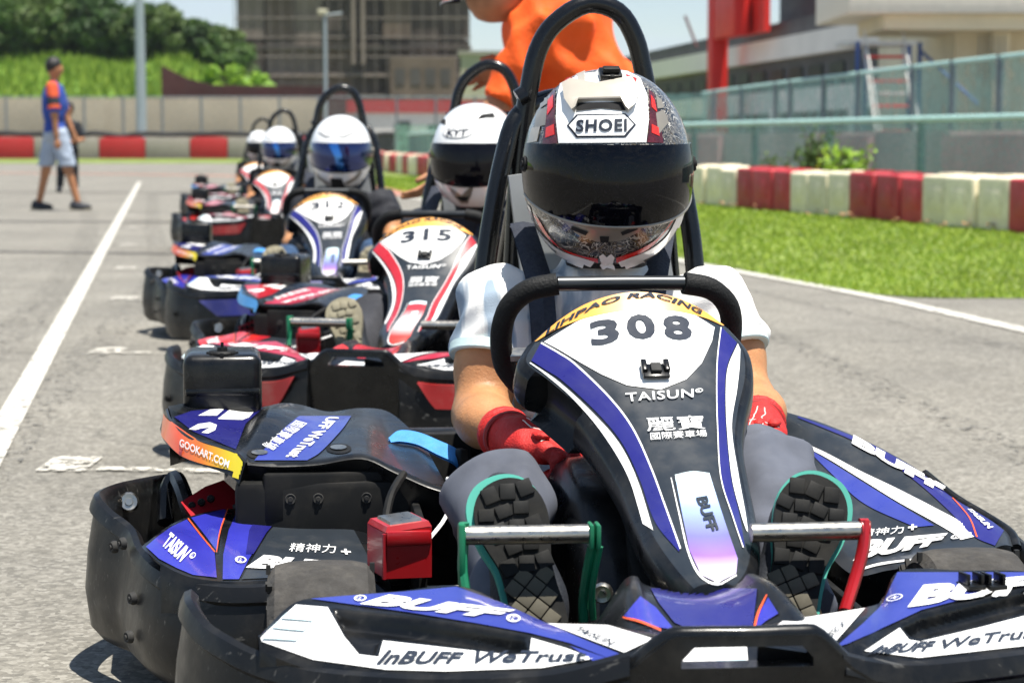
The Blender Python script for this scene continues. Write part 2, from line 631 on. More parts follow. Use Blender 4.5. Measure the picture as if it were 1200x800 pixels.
GRV_L = [(388, 712), (480, 722), (560, 734), (617, 745), (621, 764), (600, 765), (448, 748), (440, 768), (420, 764), (405, 745)]
GRV_R = [(1053, 733), (1080, 719), (1150, 701), (1225, 682), (1226, 712), (1150, 732), (1082, 748), (1068, 747)]

def inside(poly, x, y):
    r, j = False, len(poly) - 1
    for i in range(len(poly)):
        (a, b), (c, d) = poly[i], poly[j]
        if (b > y) != (d > y) and x < (c - a) * (y - b) / (d - b) + a:
            r = not r
        j = i
    return r

def seg_dist(poly, x, y):
    best = 1e9
    for i in range(len(poly)):
        (a, b), (c, d) = poly[i - 1], poly[i]
        l2 = (c - a) ** 2 + (d - b) ** 2
        t = max(0, min(1, ((x - a) * (c - a) + (y - b) * (d - b)) / l2))
        best = min(best, math.hypot(x - a - t * (c - a), y - b - t * (d - b)))
    return best

def to_px(p):
    w = _HI.inverted() @ p
    q = w - V((0, 0, CAMH))
    f = q.y * cos(PITCH) - q.z * sin(PITCH)
    u = q.y * sin(PITCH) + q.z * cos(PITCH)
    return 600 + FPX * q.x / f, 400 - FPX * u / f

def wing(mb, B, F, grv):
    mid = [b.lerp(f, .5) + V((0, -.004, .010)) for b, f in zip(B, F)]
    low = [f + V((0, .01, -.05)) for f in F]
    g = surf([B, mid, F], 20, 30)
    for r in g:
        for p in r:
            x, y = to_px(p)
            if inside(grv, x, y):
                e = min(1, seg_dist(grv, x, y) / 9)
                p += V((0, .010, -.017)) * (e * e * (3 - 2 * e))
    mb.grid(g, BLK)
    mb.grid([cr1(F, 20), cr1(low, 20)], BLK)
    back = [b + V((0, .012, -.05)) for b in B]
    mb.grid([cr1(B, 20), cr1(back, 20)], BLK)

def f_wing_a(S):
    def fn(mb):
        wing(mb, WL_B, WL_F, GRV_L)
        t = mb.bvh()
        decal(mb, t, [(364, 702), (400, 699), (470, 694), (535, 688), (588, 707), (636, 729), (690, 752), (728, 767), (712, 771), (668, 754), (620, 742), (560, 731), (480, 718), (400, 707)], S['w'])
        decal(mb, t, [(641, 731), (712, 733), (766, 749), (732, 765)], WHT)
        decal(mb, t, [(347, 709), (384, 712), (404, 747), (421, 767), (444, 770), (449, 751), (600, 768), (621, 767), (623, 748), (664, 760), (696, 772), (635, 783), (523, 787), (453, 785), (367, 773), (303, 750)], WHT)
        decal(mb, t, [(668, 757), (690, 764), (720, 774), (700, 778)], S['w'])
        for i in range(3):
            decal(mb, t, [(338 - 11 * i, 720 + 11 * i), (372 - 9 * i, 723 + 11 * i), (366 - 9 * i, 730 + 11 * i), (330 - 11 * i, 727 + 11 * i)], LBL, off=.0035, lim=5)
        text(mb, t, 'BUFF', [(421, 710), (590, 728), (604, 717), (440, 697)], WHT, bold=.05, shear=.3)
        text(mb, t, '®', [(592, 730), (609, 732), (611, 723), (595, 721)], WHT)
        text(mb, t, '®', [(413, 706), (428, 707), (431, 700), (417, 699)], WHT)
        text(mb, t, 'InBUFF', [(441, 780), (540, 779), (545, 766), (451, 763)], INK, bold=.03, shear=.2)
        text(mb, t, 'WeTrust', [(551, 779), (688, 776), (688, 764), (558, 765)], INK, bold=.02, shear=.2)
        text(mb, t, 'TAISUN', [(668, 738), (716, 758), (724, 753), (680, 736)], INK, bold=.01, shear=.1)
    return fn

def f_wing_b(S):
    def fn(mb):
        wing(mb, WR_B, WR_F, GRV_R)
        t = mb.bvh()
        decal(mb, t, [(1052, 671), (1200, 671), (1262, 681), (1224, 678), (1150, 697), (1080, 715), (1050, 729), (992, 755), (978, 759), (1012, 730), (1036, 706)], S['w'])
        decal(mb, t, [(898, 742), (918, 728), (1014, 713), (974, 757)], WHT)
        decal(mb, t, [(1012, 763), (1054, 736), (1065, 750), (1078, 752), (1150, 735), (1226, 715), (1290, 720), (1270, 745), (1200, 757), (1077, 771)], WHT)
        text(mb, t, 'BUFF', [(1063, 714), (1250, 688), (1257, 672), (1066, 689)], WHT, bold=.06, shear=.25)
        text(mb, t, '⊕', [(1039, 708), (1058, 704), (1058, 697), (1042, 700)], WHT)
        text(mb, t, 'InBUFF', [(1014, 768), (1092, 764), (1097, 752), (1030, 757)], INK, bold=.03, shear=.2)
        text(mb, t, 'WeTrust', [(1100, 762), (1222, 746), (1224, 733), (1103, 751)], INK, bold=.02, shear=.2)
        text(mb, t, 'TAISUN', [(962, 748), (986, 730), (992, 733), (972, 751)], INK, bold=.01, shear=.1)
    return fn

def f_slotlow(S):
    """coloured lower face of the nose, seen under the lip"""
    def fn(mb):
        for pts, sx in ((LIPL[5:10], -1), (LIPR[::-1][1:6], 1)):
            P = cr1(pts, 6)
            n = len(P)
            r0 = [p + V((0, -.011, -.034)) for p in P]
            r1 = [p + V((0, -.015, -.036 - .055 * min(1, min(i, n - 1 - i) / 5))) for i, p in enumerate(P)]
            r2 = [p + V((0, .006, -.001)) for p in r1]
            mb.grid([[p + V((0, .006, .001)) for p in r0], r0, r1, r2], S['low'])
    return fn

def f_centre(S):
    def fn(mb):
        def row(v, dz, k):
            q = [(-.135, -.045), (-.118, -.022), (-.098, .003), (-.082, .006), (-.07, -.004), (-.02, -.014), (.02, -.014), (.055, -.004), (.067, .006), (.082, .003), (.1, -.022), (.118, -.045)]
            return [V((x * k - .004, -v, .292 + dz + z)) for x, z in q]
        g = surf([row(.93, .0, .86), row(.99, .002, .95), row(1.08, -.012, 1.05), row(1.2, -.03, 1.1)], 4, 6)
        mb.grid(g, BLK)
        t = mb.bvh()
        decal(mb, t, [(762, 690), (888, 690), (882, 738), (815, 741), (790, 730), (771, 706)], S['a'])
        decal(mb, t, [(750, 699), (768, 712), (790, 738), (766, 735), (732, 722)], S['b'])
        strip(mb, t, [(731, 723), (750, 728), (774, 738)], [(731, 725), (750, 731), (774, 741)], ORL, off=.002)
        decal(mb, t, [(901, 700), (913, 719), (898, 728), (884, 740), (889, 720)], S['b'])
        strip(mb, t, [(899, 697), (888, 718), (882, 740)], [(901, 697), (891, 718), (885, 740)], ORL, off=.002)
        decal(mb, t, [(800, 755), (875, 755), (877, 782), (800, 782)], WHT)
        decal(mb, t, [(835, 765), (873, 763), (874, 778), (840, 779)], LBL, off=.002)
    return fn

def nassau_rows():
    R_ = [((632, 401), (845, 382), .42, .030, .036), ((622, 424), (866, 408), .45, .030, .018), ((650, 447), (870, 440), .49, .028, 0), ((690, 482), (862, 478), .54, .025, 0),
          ((718, 520), (858, 515), .60, .022, 0), ((741, 560), (864, 555), .665, .02, 0), ((757, 600), (873, 600), .74, .018, 0), ((775, 635), (877, 632), .82, .015, 0),
          ((799, 668), (873, 664), .885, .012, 0), ((818, 689), (858, 687), .925, .008, 0)]
    rows = []
    for (l, r, v, bl, arc) in R_:
        a, b = L(l[0] - 5, l[1], v), L(r[0] + 3, r[1], v)
        row = []
        for s in (-1, -.72, -.4, 0, .4, .72, 1):
            p = a.lerp(b, (s + 1) / 2) + V((0, -.5, .85)) * bl * (1 - abs(s) ** 2.2)
            if arc:
                p += V((0, arc * .6, arc * .85)) * (1 - s * s)
            row.append(p)
        rows.append(row)
    return rows

def f_nassau(num, S):
    def fn(mb):
        rows = nassau_rows()
        G = surf(rows, 6, 6)
        mb.grid(G, GRY)
        # flank rings round the face contour
        C = [r[0] for r in G] + G[-1][1:-1] + [r[-1] for r in G[::-1]]
        nrm = V((0, -.5, .85)).normalized()
        ctr = sum(C, V()) / len(C)
        ring = [[], [], [], [], []]
        for i, p in enumerate(C):
            t = (C[min(i + 4, len(C) - 1)] - C[max(i - 4, 0)]).normalized()
            o = nrm.cross(t).normalized() * -1
            if o.dot(p - ctr) < 0 and abs(p.x - ctr.x) > .03:
                o = -o
            f = i / (len(C) - 1)
            e = 1 + .25 * min(1, max(0, (abs(f - .5) - .28) / .16))
            for j, (a, d) in enumerate([(0, 0), (.005, -.004), (.013, -.016), (.011 * e, -.046 * e), (-.012, -.075)]):
                g_ = 1 + .9 * max(0, 1 - abs(f - .5) / .07) if j in (2, 3) else 1
                ring[j].append(p + o * a * g_ + nrm * d * g_)
        mb.grid(surf(ring, 1, 4), BLK)
        # hollow back closed under the arc
        top = cr1(rows[0], 6)
        bk = []
        for j in range(5):
            d0, d1 = ring[j][0] - ring[0][0], ring[j][-1] - ring[0][-1]
            bk.append([p + d0.lerp(d1, i / (len(top) - 1)) for i, p in enumerate(top)])
        mb.grid(surf(bk, 1, 4), BLK)
        t = mb.bvh()
        oi = [(633, 402), (675, 376), (720, 355), (745, 351), (768, 352), (810, 365), (838, 382)]
        oo = [(633, 399), (660, 375), (690, 357), (722, 344), (757, 344), (795, 358), (839, 379)]
        band = []
        nc = len(G[0])
        for k in range(5):
            rw = []
            for i in range(nc):
                s_ = 2 * i / (nc - 1) - 1
                e_ = 3.3 * max(0, 1 - s_ * s_) ** .6 * k / 4
                j = min(int(e_), len(G) - 2)
                p = G[j][i].lerp(G[j + 1][i], e_ - j)
                du = G[j][min(i + 1, nc - 1)] - G[j][max(i - 1, 0)]
                dv = G[j + 1][i] - G[j][i]
                nn = du.cross(dv).normalized()
                rw.append(p + (nn if nn.dot(EYE - p) > 0 else -nn) * .0016)
            band.append(rw)
        mb.grid(band, ORG)
        def warp(x, y):
            c = [(640, 392), (668, 374), (700, 358), (735, 348), (768, 347), (800, 357), (822, 368)]
            k = x * (len(c) - 1)
            i = min(int(k), len(c) - 2)
            a = V((*c[i], 0)).lerp(V((*c[i + 1], 0)), k - i)
            return V((a.x, a.y + 3.0 - 6.2 * y, 0))
        text(mb, t, 'LIHPAO RACING', None, INK, bold=.03, shear=.2, warp=warp, lim=7)
        white = [(638, 401), (675, 378), (720, 357), (745, 353), (768, 354), (810, 367), (837, 384), (834, 400), (822, 426), (804, 445), (774, 457), (735, 452), (705, 439), (680, 425), (655, 410)]
        decal(mb, t, white, WHT, off=.0012)
        w = {0: 690}
        bold = .035
        for ch, q in zip(num, ([(694, 407), (727, 401), (723, 373), (690, 379)], [(737, 399), (771, 397), (763, 368), (732, 371)], [(780, 399), (812, 399), (806, 371), (774, 371)])):
            if ch == '1':
                q = [(q[0][0] * .68 + q[1][0] * .32, q[0][1]), (q[0][0] * .34 + q[1][0] * .66, q[1][1]), (q[3][0] * .34 + q[2][0] * .66, q[2][1]), (q[3][0] * .68 + q[2][0] * .32, q[3][1])]
            text(mb, t, ch, q, INK, bold=bold)
        # side stripes
        bi = [(634, 403), (655, 415), (675, 429), (714, 467), (741, 503), (762, 548), (779, 594), (797, 644)]
        bo = [(623, 423), (640, 434), (660, 447), (699, 483), (729, 519), (750, 562), (768, 612), (796, 647)]
        strip(mb, t, bi, bo, S['a'])
        strip(mb, t, [(x + 1.5, y - 1.5) for x, y in bi], bi, WHT)
        wi = [(622, 425), (657, 449), (697, 486), (727, 521), (748, 564), (766, 622)]
        wo = [(621, 426), (640, 440), (672, 468), (706, 508), (736, 558), (754, 614)]
        strip(mb, t, wi, wo, WHT)
        ri = [(845, 384), (841, 420), (840, 455), (841, 500), (845, 560), (859, 606), (871, 642)]
        ro = [(863, 402), (852, 428), (849, 456), (850, 500), (856, 560), (866, 604), (872, 640)]
        strip(mb, t, ri, ro, S['a'])
        strip(mb, t, [(x - 1.3, y) for x, y in ri], ri, WHT)
        wi = [(864, 403), (853, 429), (850, 456), (851, 500), (857, 560), (868, 604), (874, 622)]
        wo = [(867, 410), (866, 432), (863, 458), (857, 502), (865, 558), (873, 602), (876, 624)]
        strip(mb, t, wi, wo, WHT)
        text(mb, t, 'TAISUN', [(735, 472), (812, 467), (812, 457), (733, 462)], WHT, bold=.012, lim=4, space=1.1)
        text(mb, t, '®', [(814, 462), (823, 461), (823, 456), (814, 457)], WHT)
        text(mb, t, '麗寶', [(759, 507), (826, 504), (823, 488), (756, 491)], WHT, bold=0, lim=4)
        text(mb, t, '國際賽車場', [(763, 517), (828, 513), (827, 505), (762, 508.5)], WHT, bold=0, lim=4)
        can = [(791, 557), (810, 553), (831, 555), (842, 590), (852, 620), (864, 655), (862, 672), (841, 683), (822, 674), (808, 645), (799, 600)]
        decal(mb, t, can, S['can'], off=.0012)
        strip(mb, t, [(786, 560), (796, 606), (806, 648), (820, 676), (841, 685.5), (863, 675)], [(787, 560), (797.5, 605), (808, 647), (822, 674), (841, 683.5), (862, 673)], WHT, off=.0012)
        strip(mb, t, [(791, 557), (811, 553), (831, 555)], [(792, 565), (812, 561), (833, 563)], LBL, off=.0016, k=1)
        text(mb, t, 'BUFF', [(815, 585), (830, 628), (842, 622), (827, 580)], WHT if S['a'].name == 'kart_red' else GRY, bold=.04, shear=.2)
    return fn

def f_mount(mb):
    p = L(768, 440, .47) + V((0, -.03, .03))
    p = mount_at
    a = MX.Rotation(R(35), 4, 'X')
    mb.box(p, (.036, .026, .006), BLK, a, .002)
    mb.box(p + V((-.015, .004, .006)), (.008, .022, .01), BLK, a, .002)
    mb.box(p + V((.015, .004, .006)), (.008, .022, .01), BLK, a, .002)
    mb.box(p + V((0, -.002, .005)), (.014, .016, .006), RUBD, a, .001)

SILB = mat('dark_steel_bar', '3c3e40', .3, .6, var=.15)
def f_wheel_rim(mb):
    c = V((-.003, -.285, .503))
    ax = MX.Translation(c) @ MX.Rotation(R(116), 4, 'X')
    q = [(-.09, .098), (-.13, .088), (-.157, .06), (-.166, .02), (-.163, -.02), (-.152, -.05), (-.12, -.082), (-.06, -.10)]
    pl = [ax @ V((x, y, 0)) for x, y in q]
    pr = [ax @ V((-x, y, 0)) for x, y in q[::-1]]
    mb.tube(pl, .0158, FOAM, 12)
    mb.tube(pr, .0158, FOAM, 12)
    mb.tube([pl[0], ax @ V((0, .0985, 0)), pr[-1]], .0105, SILB, 12)
    mb.tube([pl[-1], ax @ V((0, -.104, 0)), pr[0]], .0125, BLK, 12)
    mb.tube([ax @ V((-.16, -.02, 0)), ax @ V((-.05, -.01, .012)), ax @ V((.05, -.01, .012)), ax @ V((.16, -.02, 0))], .011, SIL, 8)
    mb.lathe([(0, .03), (.04, .03), (.045, .02), (.045, -.01), (0, -.012)], BLKM, ax, 20)

def f_column(mb):
    mb.tube([V((-.003, -.33, .48)), V((0, -.8, .15))], .016, SIL, 10, sm=1)
    mb.box(V((-.02, -.62, .21)), (.035, .25, .09), BLKM, MX.Rotation(R(35), 4, 'X'), .01)

def f_tank(mb):
    # moulded fuel tank between the driver's legs
    def sec(v, w, zt, zb):
        q = []
        for i in range(20):
            a = 2 * pi * i / 20
            x, z = cos(a), sin(a)
            x = math.copysign(abs(x) ** .45, x)
            z = math.copysign(abs(z) ** .45, z)
            q.append(V((-.035 + x * w / 2, -v, (zt + zb) / 2 + z * (zt - zb) / 2)))
        return q
    R_ = [sec(.30, .1, .26, .06), sec(.315, .15, .33, .05), sec(.37, .165, .355, .05), sec(.45, .16, .35, .05), sec(.54, .15, .32, .05), sec(.62, .13, .25, .05), sec(.66, .12, .18, .05), sec(.665, .06, .12, .08)]
    cols = [cr1([r[i] for r in R_], 4) for i in range(20)]
    rows = [[c[j] for c in cols] for j in range(len(cols[0]))]
    mb.grid(rows, BLK, cu=True)
    mb.add(rows[-1], [list(range(20))], BLK)

def f_pod_left(S):
    def fn(mb):
        back = [L(166, 640, .36), L(184, 626, .3), L(199, 615, .2), L(225, 604, .16), L(266, 596, .12), L(335, 595, .1), L(405, 596, .1), L(432, 610, .13)]
        mid = [L(172, 647, .4), L(194, 640, .36), L(216, 635, .32), L(242, 634, .3), L(272, 633, .29), L(345, 630, .28), L(420, 632, .28), L(446, 646, .3)]
        front = [L(188, 660, .43), L(205, 669, .45), L(224, 676, .465), L(250, 680, .475), L(284, 681, .48), L(350, 677, .48), L(425, 678, .48), L(462, 700, .5)]
        for i in (3,):
            mid[i] += V((0, 0, -.006))
        mid[4] += V((0, 0, .008))
        g = surf([back, mid, front], 6, 10)
        mb.grid(g, BLK)
        mb.grid([cr1(front, 6), cr1([p + V((0, -.012, -.02)) for p in front], 6), cr1([p + V((0, .0, -.15)) for p in front], 6)], BLK)
        t = mb.bvh()
        decal(mb, t, [(171, 641), (186, 628), (200, 618), (219, 609), (236, 630), (252, 648), (254, 677), (226, 674), (207, 666), (186, 655)], S['b'], lim=7)
        decal(mb, t, [(224, 607), (262, 597), (266, 599), (258, 625), (254, 645), (240, 627)], S['b'], lim=7)
        decal(mb, t, [(278, 599), (335, 597), (310, 625), (292, 655), (280, 679), (261, 679), (262, 650), (268, 622)], S['b'], lim=7)
        decal(mb, t, [(306, 598), (336, 597), (312, 625), (297, 650), (288, 650), (292, 622)], S['a'], off=.0018, lim=7)
        decal(mb, t, [(338, 597), (404, 598), (414, 620), (430, 650), (448, 683), (420, 676), (350, 676), (283, 679), (296, 655), (314, 625)], GRY, lim=8)
        strip(mb, t, [(220, 609), (236, 630), (252, 648)], [(221, 608), (237.3, 629), (253, 647)], ORL, off=.002)
        strip(mb, t, [(266, 597), (258, 622), (254, 648)], [(267.5, 597), (259.5, 622), (255, 648)], ORL, off=.002)
        text(mb, t, 'TAISUN', [(189, 641), (211, 661), (224, 646), (200, 625)], WHT, bold=.03, shear=.1)
        text(mb, t, '®', [(220, 655), (226, 657), (230, 650), (224, 648)], WHT)
        text(mb, t, '精神力', [(338, 648), (393, 650), (394, 640), (341, 638)], WHT, bold=.0)
        text(mb, t, '+', [(400, 651), (412, 652), (410, 645), (399, 645)], WHT, bold=.03)
        text(mb, t, 'BUFF', [(288, 667), (425, 676), (413, 662), (298, 651)], WHT, bold=.06, shear=.3)
        text(mb, t, '®', [(275, 661), (289, 662), (289, 654), (276, 653)], WHT)
    return fn

LIPSL = [L(205, 552, -.2), L(172, 557, -.12), L(132, 565, 0), L(112, 573, .08), L(108, 581, .14), L(122, 597, .19), L(147, 617, .25), L(157, 640, .32), L(176, 661, .40), L(211, 678, .46), L(268, 686, .495), L(340, 684, .505), L(425, 684, .505)]
LIPSR = [V((.5, .12, .20)), V((.57, -.06, .215)), V((.592, -.2, .222)), V((.60, -.31, .212)), V((.59, -.41, .20)), V((.545, -.475, .19)), V((.46, -.5, .185)), V((.36, -.5, .18))]

def f_side_bumper(mb):
    wall(mb, LIPSL, .055, BLKW, 1, .012)
    bolt(mb, L(151, 588, .02) + V((0, 0, .0)), (.1, -1, .3), .016, SIL)
    for x, y, v in ((149, 636, .29), (161, 700, .36), (157, 745, .37), (139, 640, .27)):
        p = L(x, y, v)
        bolt(mb, p + V((-.007, -.004, 0)), (-1, -.6, 0), .009, RUBD)
    # inner floor of the ring
    mb.grid([[L(205, 552, -.2) + V((0, 0, -.1)), L(132, 566, 0) + V((.02, 0, -.1)), L(120, 590, .16) + V((.03, 0, -.1)), L(170, 655, .38) + V((.03, 0, -.1))],
             [V((-.45, .2, .15)), V((-.5, .0, .15)), V((-.5, -.16, .15)), V((-.45, -.38, .1))]], BLKM)

def f_side_bumper_b(mb):
    wall(mb, LIPSR, .055, BLKW, -1, .012)

def f_pod_right(S):
    def fn(mb):
        A = [L(919, 482, -.05), L(960, 494, 0), L(1000, 510, .05), L(1040, 529, .11), L(1080, 553, .17), L(1115, 581, .23), L(1157, 606, .29), L(1181, 623, .34), L(1188, 640, .38)]
        B = [L(912, 509, -.02), L(945, 520, .05), L(975, 535, .1), L(1008, 555, .15), L(1050, 576, .21), L(1093, 600, .28), L(1125, 618, .33), L(1147, 632, .37), L(1155, 646, .41)]
        C = [L(905, 530, .0), L(930, 545, .08), L(948, 565, .15), L(965, 590, .2), L(985, 618, .26), L(1002, 640, .31), L(1020, 655, .36), L(1070, 655, .41), L(1130, 656, .44)]
        D = [L(900, 560, .02), L(925, 575, .1), L(940, 598, .17), L(955, 625, .24), L(972, 650, .3), L(1002, 674, .38), L(1040, 668, .41), L(1076, 664, .44), L(1130, 670, .46)]
        AB = [a.lerp(b, .5) + V((.004, -.003, .006)) for a, b in zip(A, B)]
        BC = [b.lerp(c, .5) + V((0, 0, -.004)) for b, c in zip(B, C)]
        O = [a + V((.10 - .008 * i, .04, -.065)) for i, a in enumerate(A)]
        O2 = [a + V((.14 - .012 * i, .06, -.16)) for i, a in enumerate(A)]
        mb.grid(surf([A, AB, B], 6, 6), GRY)
        mb.grid(surf([B, BC, C, D], 6, 8), GRY)
        mb.grid(surf([A, O, O2], 6, 4), BLK)
        mb.grid([cr1(D, 6), cr1([p + V((0, .02, -.12)) for p in D], 6)], BLK)
        mb.tube([a + V((.004, 0, -.003)) for a in A[4:]], .008, BLK, 8)
        t = mb.bvh()
        strip(mb, t, [(916, 509), (960, 527), (1008, 552), (1050, 572), (1093, 594), (1130, 614), (1147, 628)], [(914, 511), (960, 532), (1008, 561), (1050, 587), (1093, 611), (1118, 626), (1126, 633)], WHT, k=4)
        strip(mb, t, [(948, 526), (985, 549), (1040, 583), (1095, 616)], [(950, 531), (975, 556), (1012, 590), (1072, 618)], S['w'], k=4)
        # purple outer edge with lettering
        strip(mb, t, [(935, 488), (1000, 512), (1040, 531), (1080, 555), (1115, 583), (1157, 608), (1176, 622)], [(935, 490), (1000, 517), (1040, 540), (1080, 570), (1113, 600), (1140, 628), (1166, 640)], S['a'], k=4)
        text(mb, t, 'BUFF', [(998, 521), (1106, 581), (1108, 571), (1000, 511)], WHT, bold=.06)
        text(mb, t, 'TAISUN', [(1131, 596), (1158, 621), (1164, 619), (1138, 598)], WHT, bold=.04)
        strip(mb, t, [(1115, 584), (1135, 607), (1144, 630)], [(1116.5, 584), (1136.5, 607), (1146, 630)], ORL, off=.002)
        text(mb, t, '精神力', [(1006, 631), (1059, 626), (1060, 617), (1010, 622)], WHT, bold=0)
        text(mb, t, '+', [(1064, 623), (1075, 622), (1075, 615), (1065, 616)], WHT, bold=.03)
        text(mb, t, 'BUFF', [(1000, 659), (1108, 638), (1111, 626), (1008, 635)], WHT, bold=.06, shear=.25)
        text(mb, t, '®', [(1113, 634), (1127, 632), (1127, 627), (1116, 628)], WHT)
        strip(mb, t, [(1003, 668), (1030, 660), (1070, 655)], [(1003, 671), (1030, 663), (1070, 657)], WHT)
    return fn

def f_cover(S):
    def fn(mb):
        c = [((197, 476, -.1), (199, 482, -.06), (202, 492, -.01)), ((222, 472, -.2), (222, 490, -.06), (224, 510, .08)), ((262, 473, -.22), (256, 495, -.05), (250, 520, .14)),
             ((303, 477, -.22), (288, 500, -.04), (278, 530, .19)), ((330, 472, -.2), (312, 488, -.02), (290, 541, .215)), ((352, 474, -.2), (346, 496, -.02), (325, 543, .22)),
             ((385, 482, -.2), (382, 504, -.02), (372, 541, .22)), ((420, 478, -.2), (420, 500, 0), (424, 534, .22)), ((452, 481, -.18), (455, 512, .02), (462, 550, .24)),
             ((478, 500, -.06), (488, 530, .1), (498, 566, .26)), ((500, 525, .05), (512, 548, .15), (527, 575, .27))]
        rows = [[L(*k[i]) for k in c] for i in range(3)]
        for i, dz in ((4, .006), (5, .004)):
            rows[1][i].z += dz
        mb.grid(surf(rows, 6, 10), BLK)
        fr = [rows[1][0] + V((-.006, .04, .0)), rows[2][0]] + rows[2][1:5]
        lip = cr1(fr, 6)
        lo = [p + V((-.006, -.006, -.034)) for p in lip]
        mb.grid([lip, [p + V((-.003, -.003, -.001)) for p in lip], [p + V((-.012, -.012, -.031)) for p in lip], lo], BLK)
        f2 = cr1(rows[2][4:], 6)
        mb.grid([f2, [p + V((0, -.004, -.004)) for p in f2], [p + V((0, .01, -.02)) for p in f2], [p + V((.0, .05, -.11)) for p in f2]], BLK)
        mb.grid([cr1(rows[0], 6), cr1([p + V((0, .03, -.1)) for p in rows[0]], 6)], BLK)
        t = mb.bvh()
        strip(mb, t, [(192, 484), (197, 491), (211, 502), (234, 517), (258, 525), (277, 532), (285, 541)], [(189, 518), (192, 523), (211, 543), (234, 551), (258, 556), (270, 558), (285, 563)], S['band'], k=4)
        if S['band'] is YEL:
            text(mb, t, 'GOOKART.COM', [(212, 523), (269, 549), (271, 540), (213, 514)], WHT, bold=.02)
            text(mb, t, '酷', [(211, 542), (215, 543), (216, 526), (212, 525)], REDP)
        decal(mb, t, [(204, 489), (224, 482), (300, 476), (308, 479), (288, 497), (279, 520), (276, 527), (252, 517), (226, 506)], S['a'], lim=7)
        decal(mb, t, [(232, 488), (246, 481), (263, 480), (254, 488)], WHT, off=.002, lim=6)
        decal(mb, t, [(255, 492), (269, 481), (303, 477), (292, 490), (284, 493)], WHT, off=.002, lim=6)
        decal(mb, t, [(221, 504), (232, 498), (246, 496), (254, 499), (252, 505), (244, 509), (236, 508), (246, 502), (236, 503), (229, 505)], WHT, off=.002, lim=6)
        strip(mb, t, [(350, 488), (330, 505), (305, 532), (298, 540)], [(412, 488), (400, 505), (376, 530), (360, 540)], S['w'], k=4)
        text(mb, t, '國際賽車場', [(346, 494), (306, 523), (320, 530), (360, 498)], WHT, bold=0)
        text(mb, t, 'UFF WeTrust', [(384, 490), (334, 537), (350, 538), (398, 491)], WHT, bold=.03)
        for x, y in ((304, 532), (397, 526)):
            decal(mb, t, [(x + 15 * cos(a), y + 6 * sin(a)) for a in [2 * pi * i / 14 for i in range(14)]], BLKM, off=.001, lim=6)
            decal(mb, t, [(x + 10 * cos(a), y - .5 + 3 * sin(a)) for a in [2 * pi * i / 10 for i in range(10)]], SIL, off=.003, lim=6)
    return fn

def f_under(mb):
    # engine block and its dark brackets below the cover
    mb.box(V((-.42, -.06, .22)), (.26, .34, .16), BLKM, None, .012)
    mb.box(V((-.41, -.21, .275)), (.20, .03, .075), BLKM, R(4), .006)
    for x in (-.47, -.43, -.36):
        bolt(mb, V((x, -.228, .275)), (0, -1, 0), .009, RUBD)
    mb.box(V((-.56, -.0, .16)), (.1, .3, .1), BLKM, None, .02)
    for i in range(7):
        mb.box(V((-.30, -.0 + .03 * i, .2)), (.06, .012, .13), SIL, None, .003)
    mb.tube([L(236, 640, .1), L(222, 600, .06), L(214, 575, .02), L(205, 560, -.04), L(196, 575, -.02), L(194, 612, .02)], .013, BLK, 8)
    mb.tube([V((-.6, .1, .2)), V((-.55, -.1, .24)), V((-.46, -.2, .22)), V((-.4, -.22, .13))], .007, RUBD, 8)

def f_bracket(mb):
    p = [L(212, 588, .1), L(240, 570, .06), L(262, 562, .02), L(292, 590, .08), L(296, 604, .12), L(225, 606, .14)]
    q = [x + V((.01, .03, -.03)) for x in p]
    n = len(p)
    mb.add(p + q, [list(range(n))] + [[i, (i + 1) % n, (i + 1) % n + n, i + n] for i in range(n)], REDM)
    for x, y in ((225, 592), (236, 588), (247, 584)):
        bolt(mb, L(x, y, .11), (0, -1, .3), .006, BLKM)

def f_fuel(mb):
    c = L(260, 449, -.2)
    mb.box(c + V((0, .04, 0)), (.127, .16, .1), BLK, R(2), .016, 4)
    mb.box(c + V((0, .04, -.01)), (.12, .165, .012), BLK, R(2), .003)

def f_cap(mb):
    c = L(260, 418, -.17) + V((0, .02, .0))
    mb.lathe([(0, .014), (.008, .014), (.009, .008), (.021, .008), (.024, .005), (.024, -.006), (.016, -.01), (.016, -.02)], BLKM, MX.Translation(c), 20)
    for a in range(8):
        mb.box(c + V((cos(a * pi / 4) * .023, sin(a * pi / 4) * .023, .001)), (.006, .006, .011), BLKM, a * pi / 4, .001)
    mb.tube([c + V((0, 0, .012)), c + V((0, 0, .022))], .0025, BLKM, 6, sm=1)

def f_battery(mb):
    p = [L(452, 678, .5), L(506, 676, .5), L(506, 617, .5), L(452, 625, .5)]
    d = V((-.022, .075, .0))
    lo = [p[0], p[1], p[1] + d, p[0] + d]
    hi = [p[3], p[2], p[2] + d, p[3] + d]
    mb.hexa(lo + hi, REDP)
    mb.hexa([x + V((0, 0, .001)) for x in hi] + [x.lerp(sum(hi, V()) / 4, .10) + V((0, 0, .008)) for x in hi], REDP)
    mb.hexa([x.lerp(sum(hi, V()) / 4, .3) + V((0, 0, .0075)) for x in hi] + [x.lerp(sum(hi, V()) / 4, .34) + V((0, 0, .012)) for x in hi], SIL)
    mb.box((p[2] + p[3]) / 2 + V((.0, -.003, -.01)), (.06, .006, .02), REDP, R(4), .003)
    mb.tube([p[3] + V((-.002, -.002, -.0)), p[0] + V((-.002, -.002, 0))], .003, REDM, 6, sm=1)

